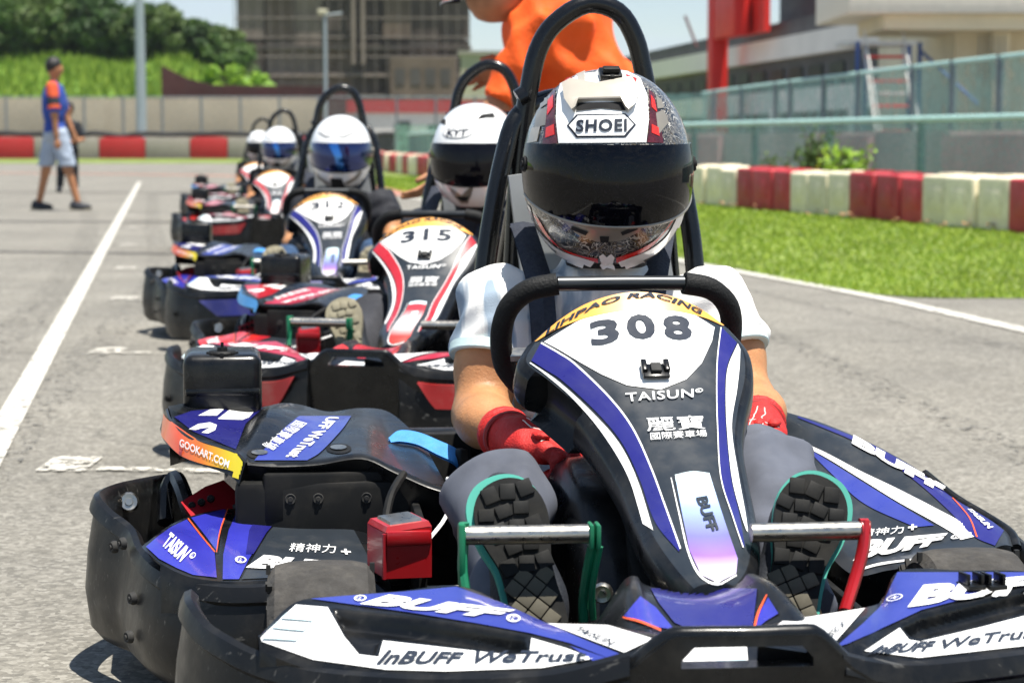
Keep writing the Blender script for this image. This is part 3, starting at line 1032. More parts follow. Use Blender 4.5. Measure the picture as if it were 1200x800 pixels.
def f_terminal(mb):
    c = (L(478, 614, .45))
    mb.lathe([(0, .012), (.012, .012), (.014, .008), (.014, 0), (.017, 0), (.017, -.012)], SIL, MX.Translation(c), 14)
    mb.box(c + V((-.03, .02, -.002)), (.03, .02, .014), BLKM, .3, .003)
    mb.tube([c + V((-.03, .02, 0)), c + V((-.02, .06, .03)), c + V((.0, .12, .05))], .006, BLKM, 8)
    mb.tube([L(500, 635, .47), L(522, 606, .36), L(530, 575, .3), L(524, 560, .28)], .003, WHT, 6)

def f_strap(mb):
    A = [L(455, 513, .05), L(468, 504, .03), L(490, 506, .04), L(515, 516, .06), L(536, 526, .08), L(548, 540, .08)]
    B = [L(458, 518, .06), L(470, 517, .06), L(490, 521, .07), L(512, 532, .09), L(531, 541, .11), L(541, 552, .1)]
    mb.grid([cr1(A, 6), cr1([a.lerp(b, .5) + V((0, 0, .002)) for a, b in zip(A, B)], 6), cr1(B, 6)], BLUS)
    mb.grid([[p + V((0, .003, -.004)) for p in cr1(A, 6)], [p + V((0, .003, -.004)) for p in cr1(B, 6)]], BLUS)
    mb.box(L(541, 537, .1), (.014, .02, .03), BLKM, .4, .003)

def f_floor(mb):
    mb.box(V((0, -.42, .035)), (.86, 1.3, .012), BLKM, None, .004)
    mb.box(V((-.29, -.12, .15)), (.012, .62, .24), BLKM, None, .003)
    mb.box(V((-.25, .26, .17)), (.5, .012, .26), BLKM, None, .003)
    mb.box(V((-.34, .02, .13)), (.09, .4, .18), BLKM, None, .02)
    mb.box(V((.3, -.3, .1)), (.012, .8, .12), BLKM, None, .003)
    for s in (-1, 1):
        mb.tube([V((.3 * s, .55, .06)), V((.31 * s, -.3, .05)), V((.25 * s, -.75, .06)), V((.2 * s, -1.1, .08))], .016, BLK, 10)
        mb.tube([V((.31 * s, -.1, .06)), V((.5 * s, -.12, .09)), V((.55 * s, -.3, .1)), V((.42 * s, -.42, .08))], .012, BLK, 8)
        mb.tube([V((.2 * s, -.62, .09)), V((.36 * s, -.62, .13))], .018, BLKM, 10, sm=1)
    mb.tube([V((-.2, -1.1, .08)), V((.2, -1.1, .08))], .016, BLK, 10, sm=1)
    mb.tube([V((-.58, .52, .125)), V((.48, .52, .125))], .02, SIL, 12, sm=1)
    mb.box(V((0, .62, .2)), (1.1, .08, .12), BLKW, None, .03, 3)

def f_seat(mb):
    rows = []
    for (v, w, z, d) in [(.28, .3, .12, .02), (.15, .34, .075, .05), (.0, .36, .065, .09), (-.10, .37, .10, .14), (-.17, .37, .22, .13), (-.21, .36, .36, .1), (-.245, .33, .48, .06), (-.25, .30, .53, .03)]:
        rows.append([V((x * w / 2, -(v + (abs(x) ** 3) * d * .9), z + (abs(x) ** 3) * d * .7)) for x in (-1, -.8, -.5, 0, .5, .8, 1)])
    mb.grid(surf(rows, 4, 4), BLK)
    r2 = [[p + V((0, .008, -.008)) for p in r] for r in rows]
    mb.grid(surf(r2, 4, 4), BLK)

def f_rollbar(mb):
    v = -.3
    hoop = [L(600, 330, v), L(606, 220, v), L(614, 140, v), L(620, 104, v), L(630, 60, v), L(650, 28, v), L(688, 5, v), L(724, 14, v), L(744, 45, v), L(754, 85, v), L(764, 140, v), L(776, 220, v), L(786, 330, v)]
    mb.tube(hoop, .0165, TUB, 14)
    fr = [L(563, 400, v + .06), L(566, 330, v + .05), L(575, 262, v + .04), L(590, 186, v + .02), L(606, 138, v), L(640, 117, v - .03), L(700, 112, v - .04), L(760, 120, v - .03), L(788, 160, v), L(803, 232, v + .02), L(813, 300, v + .04), L(820, 400, v + .05)]
    mb.tube(fr, .0165, TUB, 14)
    for q, s in ((L(606, 220, v), -1), (L(776, 220, v), 1)):
        mb.tube([q, q + V((.01 * s, .2, -.2)), q + V((.02 * s, .32, -.5))], .0145, TUB, 12)
    mb.tube([L(608, 118, v), L(618, 112, v)], .0195, TUB, 12, sm=1)

def f_panel(mb):
    v = -.24
    o = [L(596, 206, v), L(640, 200, v), L(700, 200, v), L(770, 205, v), L(790, 330, v), L(612, 330, v)]
    n = len(o)
    q = [p + V((0, .02, 0)) for p in o]
    mb.add(o + q, [list(range(n)), list(range(n, 2 * n))[::-1]] + [[i, (i + 1) % n, (i + 1) % n + n, i + n] for i in range(n)], GREYP)
    mb.box(L(700, 240, -.2), (.17, .03, .12), BLKM, None, .012, 3)

def f_harness(mb):
    for xs in (((612, 262), (624, 300), (634, 340), (640, 420)), ((778, 266), (772, 300), (766, 340), (760, 420))):
        p = [L(x, y, v) for (x, y), v in zip(xs, (-.17, -.06, .04, .09))]
        a = [q + V((-.02, 0, 0)) for q in p]
        b = [q + V((.02, 0, 0)) for q in p]
        c = [q + V((0, -.008, .004)) for q in p]
        mb.grid([cr1(a, 5), cr1(c, 5), cr1(b, 5)], HARN)
        mb.grid([[q + V((0, .006, -.004)) for q in cr1(a, 5)], [q + V((0, .006, -.004)) for q in cr1(b, 5)]], HARN)
HARN = mat('harness_webbing', '1c2230', .75, var=.2, vs=40, bump=.25, bs=260)

def tyre(mb, r, w):
    h = w / 2
    pr = [(r * .55, -h * .8), (r * .7, -h * .98), (r * .86, -h), (r * .96, -h * .86), (r * .99, -h * .6), (r, -h * .2), (r, h * .2), (r * .99, h * .6), (r * .96, h * .86), (r * .86, h), (r * .7, h * .98), (r * .55, h * .8)]
    mb.lathe(pr, RUB, MX.Rotation(pi / 2, 4, 'Y'), 40)
    for i in range(46):
        a = random.random() * 6.28
        x = random.choice((-1, 1)) * h * (.9 + .12 * random.random())
        p = V((x, cos(a) * r * .93, sin(a) * r * .93))
        mb.box(p, (.006, .012, .006), RUBD, MX.Rotation(a, 4, 'X'), 0)

def rimm(mb, r, w):
    h = w / 2
    mb.lathe([(0, -h * .5), (r * .2, -h * .55), (r * .22, -h * .35), (r * .42, -h * .3), (r * .5, -h * .75), (r * .56, -h * .8), (r * .52, -h * .6), (r * .45, 0), (r * .52, h * .6), (r * .56, h * .8), (r * .5, h * .75), (r * .42, h * .3), (r * .2, h * .5), (0, h * .5)],
             GREYP, MX.Rotation(pi / 2, 4, 'Y'), 28)

def f_pedal(side):
    def fn(mb):
        if side < 0:
            a, b = L(541, 627, .85), L(689, 625, .85)
            mb.tube([a, b], .0115, SIL, 16, sm=1)
            for i in range(12):
                mb.tube([a.lerp(b, .1 + .07 * i), a.lerp(b, .104 + .07 * i)], .0118, SIL, 16, sm=1)
            mb.tube([L(544, 612, .85), L(543, 640, .85), L(542, 665, .86), L(545, 690, .87)], .006, GRN, 8)
            mb.box(L(541, 650, .86), (.008, .018, .075), GRN, None, .003)
            mb.lathe([(0, .004), (.0145, .004), (.0145, -.004), (0, -.004)], GRN, MX.Translation(L(541, 627, .85)) @ MX.Rotation(pi / 2, 4, 'Y'), 16)
            for dx in (-4, 4):
                mb.box(L(696 + dx, 627, .85), (.006, .028, .03), GRN, None, .003)
            mb.tube([L(697, 630, .85), L(690, 660, .84), L(684, 700, .83), L(684, 728, .83)], .006, GRN, 8)
            mb.tube([L(703, 640, .85), L(694, 690, .84), L(695, 725, .83)], .004, GRN, 8)
            bolt(mb, L(706, 695, .8), (-.2, -1, 0), .013, SIL)
        else:
            a, b = L(880, 624, .85), L(1011, 621, .85)
            mb.tube([a, b], .0115, SIL, 16, sm=1)
            mb.tube([L(1013, 611, .85), L(1012, 640, .86), L(1003, 675, .87), L(990, 716, .89)], .0075, REDP, 10, flat=1.6)
            mb.lathe([(0, .005), (.0145, .005), (.0145, -.005), (0, -.005)], REDP, MX.Translation(L(1012, 621, .85)) @ MX.Rotation(pi / 2, 4, 'Y'), 16)
    return fn

mount_at = None
def find_mount():
    global mount_at
    mb = MB()
    mb.grid(surf(nassau_rows(), 6, 6), GRY)
    h = mb.bvh().ray_cast(EYE, lray(768, 440))[0]
    mount_at = h + V((0, -.002, .006))
find_mount()

def f_clips(mb):
    for x in (1138, 1163):
        p = L(x, 686, 1.0)
        mb.box(p, (.022, .03, .006), BLK, .2, .001)
        for d in (-.008, .008):
            mb.box(p + V((d, 0, .008)), (.004, .022, .014), BLK, .2, .001)

def kart(num, scheme, label, x, y, yaw):
    S = SCHEMES[scheme]
    t = thing('go_kart', label, 'go-kart', (x, y, 0), yaw, 'go-karts lined up on the starting grid')
    P = lambda n, k, f, par=t, ang=38: part(n, par, k, f, ang)
    P('floor_pan', '', f_floor)
    P('seat', '', f_seat)
    P('roll_bar', '', f_rollbar)
    P('back_panel', '', f_panel)
    P('harness_strap', '', f_harness)
    P('fuel_tank', '', f_tank)
    st = P('steering_fairing', num + scheme, f_nassau(num, S), ang=50)
    P('camera_mount', '', f_mount, st)
    P('steering_wheel', '', f_wheel_rim)
    P('steering_column', '', f_column)
    fb = P('front_bumper', '', f_bumper)
    P('lower_fascia', scheme, f_slotlow(S), fb)
    P('nose_wing', scheme + 'l', f_wing_a(S), ang=50)
    w = P('nose_wing', scheme + 'r', f_wing_b(S), ang=50)
    P('mounting_clip', '', f_clips, w)
    P('nose_centre', scheme, f_centre(S), ang=50)
    P('side_bumper', 'l', f_side_bumper)
    P('side_bumper', 'r', f_side_bumper_b)
    P('side_pod', scheme + 'l', f_pod_left(S), ang=50)
    P('side_pod', scheme + 'r', f_pod_right(S), ang=50)
    P('engine_cover', scheme, f_cover(S), ang=50)
    P('engine', '', f_under)
    P('engine_bracket', '', f_bracket)
    oil = P('spare_tank', '', f_fuel)
    P('filler_cap', '', f_cap, oil)
    b = P('battery', '', f_battery)
    P('terminal', '', f_terminal, b)
    P('seat_belt', '', f_strap)
    P('pedal', 'l', f_pedal(-1))
    P('pedal', 'r', f_pedal(1))
    for sx, yy, r, wd in ((-.43, -.62, .13, .135), (.415, -.62, .13, .135), (-.5, .52, .125, .18), (.4, .52, .125, .18)):
        wh = link('wheel', None, t, loc=(sx, yy, r))
        k = 'f' if r > .126 else 'r'
        P('tyre', k, lambda mb: tyre(mb, r, wd), wh)
        P('rim', k, lambda mb: rimm(mb, r, wd), wh)
    return t
# ------------------------------------------------------------------ helmets
def visor_mat(name, col, tr, rough=.04):
    m = mat(name, col, rough, var=.1, rv=.02, spec=.28)
    nt = m.node_tree
    b = nt.nodes[m['bsdf']]
    out = [n for n in nt.nodes if n.type == 'OUTPUT_MATERIAL'][0]
    t = N(nt, 'ShaderNodeBsdfTransparent')
    t.inputs[0].default_value = lin('8a7a90')
    ms = N(nt, 'ShaderNodeMixShader')
    ms.inputs[0].default_value = tr
    nt.links.new(b.outputs[0], ms.inputs[1])
    nt.links.new(t.outputs[0], ms.inputs[2])
    nt.links.new(ms.outputs[0], out.inputs[0])
    return m

def graphic_mat():
    m = mat('helmet_graphic', '777777', .25, coat=.8)
    nt = m.node_tree
    b = nt.nodes[m['bsdf']]
    tc = N(nt, 'ShaderNodeTexCoord')
    nz = N(nt, 'ShaderNodeTexNoise')
    nz.inputs['Scale'].default_value = 26
    nz.inputs['Detail'].default_value = 2
    nz.inputs['Distortion'].default_value = 2.2
    nt.links.new(tc.outputs['Object'], nz.inputs['Vector'])
    cr = N(nt, 'ShaderNodeValToRGB')
    cr.color_ramp.interpolation = 'CONSTANT'
    e = cr.color_ramp.elements
    e[0].position, e[0].color = 0, lin('16161a')
    e[1].position, e[1].color = .8, lin('17171c')
    for p, c in ((.38, '7c776e'), (.42, '141417'), (.485, 'b4b0a6'), (.515, '161618'), (.56, '6c5e42'), (.59, '1c1c1e'), (.64, '9a948a'), (.67, '18181a')):
        x = e.new(p)
        x.color = lin(c)
    nt.links.new(nz.outputs[0], cr.inputs[0])
    nt.links.new(cr.outputs[0], b.inputs['Base Color'])
    return m

HW = mat('helmet_white', 'f0f0ee', .14, var=.02, coat=1, rv=.05)
HG = graphic_mat()
HRD = mat('helmet_red', 'd0281c', .2, var=.1, coat=.8)
HRB = mat('helmet_oxblood', '4a1218', .25, var=.6, vs=60, coat=.8)
HSV = mat('helmet_silver', '8d877c', .3, .35, var=.15, coat=.4)
HBG = mat('helmet_beige', 'b5ada0', .35, .2, var=.1, coat=.4)
HPK = mat('helmet_rose_print', 'dcc8c4', .3, var=.2, vs=30, coat=.6)
VIS = visor_mat('smoke_visor', '07080e', .16)
VISB = mat('blue_mirror_visor', '10245c', .06, .75, var=.5, vs=5, coat=1, rv=.02)
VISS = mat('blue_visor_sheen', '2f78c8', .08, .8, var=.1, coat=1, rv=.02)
LINER = mat('helmet_liner', '121214', .9)
HC = V((.023, 0, .745))

def hs(az, el, k=1.):
    ce, se = cos(el), sin(el)
    x = .131 * math.copysign(abs(sin(az)) ** .92, sin(az)) * ce ** .9
    ry = .168 if cos(az) > 0 else .165
    y = -ry * math.copysign(abs(cos(az)) ** .95, cos(az)) * ce ** .9
    z = .157 * se
    if se < 0 and cos(az) > 0:
        y *= 1 + .10 * cos(az) * (-se)
    if se < 0 and cos(az) < 0:
        z *= 1 - .25 * abs(cos(az))
    return HC + V((x, y, z)) * k

def f_shell(kind):
    def fn(mb):
        els = [R(-66 + 156 * i / 34) for i in range(34)] + [R(89.5)]
        rows = [[hs(2 * pi * j / 64, e) for j in range(64)] for e in els]
        base = HG if kind == 'race' else HW
        mb.grid(rows, base, cu=True)
        mb.add(rows[-1], [list(range(64))], base)
        b = rows[0]
        c = sum(b, V()) / 64
        mb.grid([b, [p.lerp(c, .1) + V((0, 0, -.003)) for p in b], [p.lerp(c, .22) + V((0, 0, .02)) for p in b], [p.lerp(c, .35) + V((0, 0, .09)) for p in b]], LINER, cu=True)
        mb.tube([p + V((0, 0, 0)) for p in b[::2]], .005, LINER, 8, closed=True, sm=1)
        t = mb.bvh()
        if kind == 'race':
            decal(mb, t, [(658, 93), (653, 115), (652, 140), (655, 168), (757, 167), (760, 140), (758, 112), (750, 92), (735, 84), (705, 81), (675, 84)], HW, lim=7)
            decal(mb, t, [(645, 112), (651, 104), (651, 140), (654, 168), (636, 170), (640, 140)], HRB, lim=6)
            decal(mb, t, [(760, 105), (766, 111), (773, 140), (777, 168), (758, 167), (761, 140)], HRB, lim=6)
            for p in ([(643, 118), (649, 112), (649, 126), (642, 136)], [(641, 150), (650, 146), (651, 158), (640, 162)], [(762, 112), (766, 118), (769, 132), (763, 126)], [(763, 146), (771, 150), (772, 160), (763, 156)]):
                decal(mb, t, p, HRD, off=.002, lim=6)
            for p in ([(630, 130), (642, 126), (640, 147), (627, 150)], [(768, 133), (777, 129), (783, 144), (771, 158)], [(635, 116), (643, 108), (642, 122), (633, 128)], [(768, 112), (775, 118), (777, 127), (770, 128)]):
                decal(mb, t, p, HSV, off=.0015, lim=6)
            decal(mb, t, [(624, 150), (634, 148), (630, 166), (619, 168)], HBG, off=.0015, lim=6)
            decal(mb, t, [(657, 94), (668, 88), (672, 92), (660, 99)], HRD, off=.002, lim=6)
            decal(mb, t, [(733, 88), (746, 93), (745, 98), (735, 94)], HRD, off=.002, lim=6)
            decal(mb, t, [(676, 88), (686, 84), (686, 96), (680, 98)], HBG, off=.002, lim=6)
            decal(mb, t, [(720, 84), (730, 88), (727, 98), (719, 96)], HBG, off=.002, lim=6)
            # logo hexagon
            decal(mb, t, [(665, 148), (676, 135), (733, 134), (745, 147), (733, 161.5), (676, 162)], INK, off=.002, lim=6)
            decal(mb, t, [(668, 148), (678, 137), (732, 136), (742, 147), (731, 159.5), (678, 160)], HW, off=.003, lim=6)
            text(mb, t, 'SHOEI', [(676, 156), (734, 155), (734, 140.5), (677, 142)], INK, off=.0045, bold=.035, lim=4, space=1.12)
            # chin graphics
            strip(mb, t, [(616, 236), (620, 262), (634, 285), (655, 303), (690, 316)], [(622, 243), (628, 262), (640, 279), (660, 294), (697, 306)], HW)
            strip(mb, t, [(804, 236), (797, 262), (784, 285), (765, 303), (730, 316)], [(797, 243), (789, 262), (778, 279), (757, 294), (724, 306)], HW)
            strip(mb, t, [(626, 250), (638, 272), (655, 288), (680, 298), (701, 302)], [(632, 256), (646, 278), (664, 294), (684, 301), (701, 307)], HRD, off=.002)
            strip(mb, t, [(796, 240), (782, 264), (768, 280), (745, 293), (722, 301)], [(792, 252), (776, 274), (760, 290), (742, 299), (722, 307)], HRD, off=.002)
            decal(mb, t, [(662, 260), (712, 266), (756, 259), (748, 272), (726, 282), (700, 283), (676, 274)], HSV, lim=6)
            for p in ([(671, 264), (690, 271), (687, 275), (670, 268)], [(727, 271), (746, 264), (747, 268), (729, 275)], [(703, 276), (714, 276), (713, 283), (704, 283)]):
                decal(mb, t, p, LINER, off=.0025, lim=6)
            decal(mb, t, [(702, 299), (707, 296), (711, 300), (716, 296), (720, 300), (718, 308), (721, 315), (711, 313), (702, 316), (705, 307)], HW, off=.0025, lim=6)
        elif kind == 'vented':
            decal(mb, t, [(698 + 37 * cos(a), 147 + 13 * sin(a)) for a in [2 * pi * i / 20 for i in range(20)]], INK, off=.0012, lim=7)
            decal(mb, t, [(698 + 35 * cos(a), 147 + 11 * sin(a)) for a in [2 * pi * i / 20 for i in range(20)]], HW, off=.002, lim=7)
            text(mb, t, 'KYT', [(673, 155), (725, 154), (725, 140), (675, 140)], INK, off=.003, bold=.04, shear=.1)
            decal(mb, t, [(636, 126), (645, 115), (662, 118), (666, 130), (650, 126)], LINER, lim=7)
            decal(mb, t, [(738, 119), (745, 106), (764, 103), (772, 114), (756, 114)], LINER, lim=7)
            decal(mb, t, [(674, 264), (690, 273), (706, 285), (722, 272), (739, 262), (727, 286), (714, 302), (698, 302), (686, 288)], HSV, lim=7)
            decal(mb, t, [(690, 287), (722, 287), (714, 297), (702, 297)], LINER, off=.002, lim=7)
            for p in ([(622, 250), (640, 262), (664, 286), (650, 292), (632, 274)], [(797, 250), (782, 264), (756, 288), (770, 292), (790, 272)]):
                decal(mb, t, p, HPK, lim=7)
        else:
            decal(mb, t, [(692, 284), (730, 284), (734, 312), (688, 312)], LINER, lim=7)
            strip(mb, t, [(652, 138), (680, 152), (700, 150)], [(654, 134), (682, 148), (700, 147)], INK)
            strip(mb, t, [(770, 138), (742, 152), (722, 150)], [(768, 134), (740, 148), (722, 147)], INK)
            strip(mb, t, [(630, 262), (650, 286), (684, 306)], [(636, 258), (656, 280), (686, 298)], HSV)
            strip(mb, t, [(790, 262), (772, 286), (738, 306)], [(784, 258), (766, 280), (736, 298)], HSV)
    return fn

def f_visor(kind):
    def fn(mb):
        m = {'race': VIS, 'vented': VIS}.get(kind, VISB)
        rows, top, bot = [], [], []
        n = 44
        for i in range(n + 1):
            a = R(-84 + 168 * i / n)
            f = cos(a) ** .8 if cos(a) > 0 else 0
            top.append((a, R(16 - 1.5 * f)))
            bot.append((a, R(-9 - 21.5 * f)))
        for k in range(13):
            rows.append([hs(t[0], b[1] + (t[1] - b[1]) * k / 12, 1.022) for t, b in zip(top, bot)])
        mb.grid(rows, m)
        for rw, e in ((rows[0], bot), (rows[-1], top)):
            mb.grid([rw, [hs(x[0], x[1], 1.0) for x in e]], m)
        mb.tube([hs(b[0], b[1] - .008, 1.016) for b in bot], .0028, HSV if kind == 'race' else LINER, 8, sm=1)
        for s in (-1, 1):
            q = hs(R(80 * s), R(4), 1.018)
            bolt(mb, q, q - HC, .013, LINER if kind == 'race' else HSV)
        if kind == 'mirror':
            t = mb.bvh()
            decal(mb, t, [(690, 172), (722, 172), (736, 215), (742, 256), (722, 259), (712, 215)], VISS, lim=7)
        if kind == 'race':
            t = mb.bvh()
            decal(mb, t, [(792, 158), (800, 158), (801, 167), (794, 167)], HBG, lim=6)
    return fn

def f_vent(mb):
    """raised brow vent of the racing helmet"""
    t = MB()
    t.grid([[hs(R(-90 + 180 * j / 40), R(-10 + 99 * i / 30)) for j in range(41)] for i in range(31)], HW)
    tr = t.bvh()
    o = [(663, 104), (672, 99), (700, 104), (728, 99), (738, 97), (747, 111), (742, 126), (735, 133), (728, 121), (678, 122), (674, 133), (666, 121)]
    hit = [tr.ray_cast(EYE, lray(x, y)) for x, y in o]
    a = [h[0] + h[1] * (.001 if h[1].dot(EYE - h[0]) > 0 else -.001) for h in hit]
    c = [h[0] + (h[1] if h[1].dot(EYE - h[0]) > 0 else -h[1]) * .012 for h in hit]
    ce = sum(c, V()) / len(c)
    d = [p.lerp(ce, .12) + V((0, -.002, .001)) for p in c]
    n = len(o)
    vs = a + c + d
    fs = [[i, (i + 1) % n, (i + 1) % n + n, i + n] for i in range(n)] + [[i + n, (i + 1) % n + n, (i + 1) % n + 2 * n, i + 2 * n] for i in range(n)] + [list(range(2 * n, 3 * n))]
    mb.add(vs, fs, HBG)
    t2 = mb.bvh()
    decal(mb, tr, [(678, 122), (728, 121), (733, 131), (705, 128), (676, 131)], LINER, off=.003, lim=6)

def f_cam(mb):
    p = hs(0, R(64)) + V((-.006, 0, .004))
    a = MX.Rotation(R(28), 4, 'X')
    mb.box(p, (.034, .03, .014), BLK, a, .003)
    mb.box(p + V((0, -.010, .008)), (.026, .012, .008), BLKM, a, .002)
    mb.box(p + V((0, -.022, -.006)), (.006, .008, .012), BLKM, a, .001)

# ------------------------------------------------------------------ clothing and skin
def skinmat(name, c):
    m = mat(name, c, .5, var=.2, vs=22, bump=.16, bs=260)
    b = m.node_tree.nodes[m['bsdf']]
    b.inputs['Subsurface Weight'].default_value = .12
    b.inputs['Subsurface Radius'].default_value = (.012, .005, .003)
    return m

SKIN = skinmat('skin', 'b27e54')
SKIN2 = skinmat('skin_tan', 'a87450')
HAIR = mat('black_hair', '141112', .5, var=.4, vs=60, bump=.4, bs=200)
def shirtmat(name, c, streak=None):
    m = mat(name, c, .85, var=.05, vs=12, bump=.22, bs=500)
    if streak:
        nt = m.node_tree
        b = nt.nodes[m['bsdf']]
        tc = N(nt, 'ShaderNodeTexCoord')
        mp = N(nt, 'ShaderNodeMapping')
        mp.inputs['Rotation'].default_value = (.3, .5, .6)
        mp.inputs['Scale'].default_value = (26, 8, 5)
        nz = N(nt, 'ShaderNodeTexNoise')
        nz.inputs['Scale'].default_value = 1.0
        nz.inputs['Detail'].default_value = 3
        cr = N(nt, 'ShaderNodeValToRGB')
        cr.color_ramp.elements[0].position, cr.color_ramp.elements[0].color = .47, lin(c)
        cr.color_ramp.elements[1].position, cr.color_ramp.elements[1].color = .54, lin(streak)
        # printed streaks sit on one shoulder of the shirt
        sp = N(nt, 'ShaderNodeSeparateXYZ')
        mr = N(nt, 'ShaderNodeMapRange')
        mr.inputs[1].default_value, mr.inputs[2].default_value = .1, -.06
        mx = N(nt, 'ShaderNodeMix', data_type='RGBA')
        nt.links.new(tc.outputs['Object'], mp.inputs[0])
        nt.links.new(mp.outputs[0], nz.inputs['Vector'])
        nt.links.new(nz.outputs[0], cr.inputs[0])
        nt.links.new(tc.outputs['Object'], sp.inputs[0])
        nt.links.new(sp.outputs[0], mr.inputs[0])
        nt.links.new(mr.outputs[0], mx.inputs[0])
        mx.inputs[6].default_value = lin(c)
        nt.links.new(cr.outputs[0], mx.inputs[7])
        nt.links.new(mx.outputs[2], b.inputs['Base Color'])
    return m

SHIRTS = {'white': shirtmat('white_shirt', 'e6e5e2', '8c9cac'), 'black': shirtmat('black_shirt', '1c1e26'), 'dark': shirtmat('navy_shirt', '23262e')}
CUFF = shirtmat('aqua_cuff', 'c8dedd')
PANTS = {'grey': mat('grey_trousers', '50545f', .9, var=.22, vs=16, bump=.10, bs=700), 'jeans': mat('blue_jeans', '2f4a6c', .9, var=.35, vs=14, bump=.35, bs=420), 'khaki': mat('dark_trousers', '33343a', .9, var=.2, vs=14, bump=.3, bs=420)}
SEAM = mat('trouser_stripe', '25262e', .9)
GLV = {'red': mat('red_glove', 'b81c18', .6, var=.15, vs=40, bump=.3, bs=350), 'black': mat('black_glove', '17181b', .6, var=.2, bump=.3, bs=350)}
PIPE = mat('glove_piping', 'c8c2bc', .7)
GLVD = mat('glove_strap', '8c1412', .6)
SOLE = mat('black_sole', '0a0b0b', .7, spec=.3, var=.3, dirt=.08)
SOLEG = mat('olive_sole', '504c40', .8, var=.2, dirt=.3)
SOLET = mat('tan_sole', '86806c', .85, var=.15, dirt=.3)
TEAL = mat('teal_midsole', '3f9c8c', .6, var=.1)
UPPER = mat('shoe_upper', '20242c', .7, var=.2, bump=.2, bs=300)

def folds(a, f1, f2):
    def g(P):
        x, y, z = P.T
        c = np.abs(np.sin(f1 * .55 * (x * .8 - z * .6 + .25 * np.sin(13 * y + 7 * z)) + 2.5 * np.sin(6 * y))) + .7 * np.abs(np.sin(f1 * .8 * (z * .8 + x * .5 + .15 * np.sin(17 * x))))
        return a * .9 * (c - .9) + a * .8 * (np.sin(f1 * (x * .6 + z) + 3 * np.sin(f2 * y + 5 * x)) * np.sin(f2 * (y - .5 * x) + 2.2 * np.sin(9 * z + 4 * x)) + .5 * np.sin(f1 * 1.7 * (z - .8 * y) + 4 * np.sin(f2 * .8 * x)))
    return g

SH_L, SH_R = (-.142, .035, .528), (.198, .035, .528)
EL_L, EL_R = (-.176, -.03, .368), (.243, -.05, .378)
WR_L, WR_R_ = (-.152, -.255, .362), (.210, -.28, .378)
HIP = ((-.085, .02, .15), (.085, .02, .15))
KN = ((-.19, -.50, .308), (.172, -.47, .335))
AN = ((-.2, -.80, .20), (.145, -.80, .20))

BODY = [ell((.015, .06, .33), (.135, .095, .21)), ell((0, .03, .15), (.16, .12, .10)), cap((.02, .05, .50), (.023, .02, .64), .052), ell((.023, .0, .715), (.072, .09, .105)),
        cap((.023, -.085, .70), (.023, -.1, .675), .012), cap(SH_L, EL_L, .047, .04), cap(EL_L, WR_L, .041, .023), cap(SH_R, EL_R, .047, .04), cap(EL_R, WR_R_, .041, .023),
        ell((-.178, -.10, .370), (.046, .075, .042)), ell((.238, -.12, .38), (.045, .075, .041)), ell((-.165, .0, .44), (.05, .046, .06)), ell((.228, .0, .45), (.05, .046, .06)),
        cap(HIP[0], KN[0], .07, .05), cap(KN[0], AN[0], .048, .032), cap(HIP[1], KN[1], .07, .05), cap(KN[1], AN[1], .048, .032)]

def f_body(h):
    return lambda mb: sdf_mesh(mb, union(BODY, .025), (-.34, -.86, .02), (.34, .22, .86), h, SKIN)

def f_shirt(key, h):
    fo = folds(.0062, 40, 18)
    U = union([ell((.02, .05, .34), (.168, .118, .24)), ell((.027, .05, .50), (.19, .085, .075)), ell((.027, .055, .545), (.15, .07, .05)), cap(SH_L, tuple(np.array(SH_L) * .3 + np.array(EL_L) * .7), .067, .064), cap(SH_R, tuple(np.array(SH_R) * .3 + np.array(EL_R) * .7), .067, .064), cap((.02, .05, .52), (.023, .03, .575), .062)], .035)
    def cutplane(a, b, k):
        a, b = np.array(a), np.array(b)
        n = (b - a) / np.linalg.norm(b - a)
        return a + (b - a) * k, n
    pl = [cutplane(SH_L, EL_L, .48), cutplane(SH_R, EL_R, .48)]
    def f(P):
        d = U(P) + fo(P)
        for p, n in pl:
            near = np.linalg.norm(P - p, axis=1) < .1
            d = np.where(near, np.maximum(d, (P - p) @ n), d)
        return np.maximum(d, .12 - P[:, 2])
    def fn(mb):
        sdf_mesh(mb, f, (-.26, -.16, .1), (.32, .2, .62), h, SHIRTS[key])
        if key == 'white':
            for (p, n), r, s in zip(pl, (.0655, .0655), (-1, 1)):
                q = V(n).to_track_quat('Z', 'Y').to_matrix().to_4x4()
                mb.lathe([(r - .010, .001), (r - .001, .002), (r + .001, 0), (r + .0012, -.014), (r - .003, -.016)], CUFF, MX.Translation(V(p)) @ q, 28)
    return fn

def f_trousers(key, h):
    fo = folds(.009, 26, 12)
    U = union([ell((0, .03, .15), (.175, .13, .11)), cap(HIP[0], KN[0], .088, .064), cap(KN[0], AN[0], .062, .05), cap(HIP[1], KN[1], .088, .066), cap(KN[1], AN[1], .064, .05)], .03)
    def f(P):
        d = U(P) + fo(P)
        return np.maximum(d, -.785 - P[:, 1])
    def fn(mb):
        sdf_mesh(mb, f, (-.32, -.82, .03), (.32, .2, .44), h, PANTS[key])
    return fn

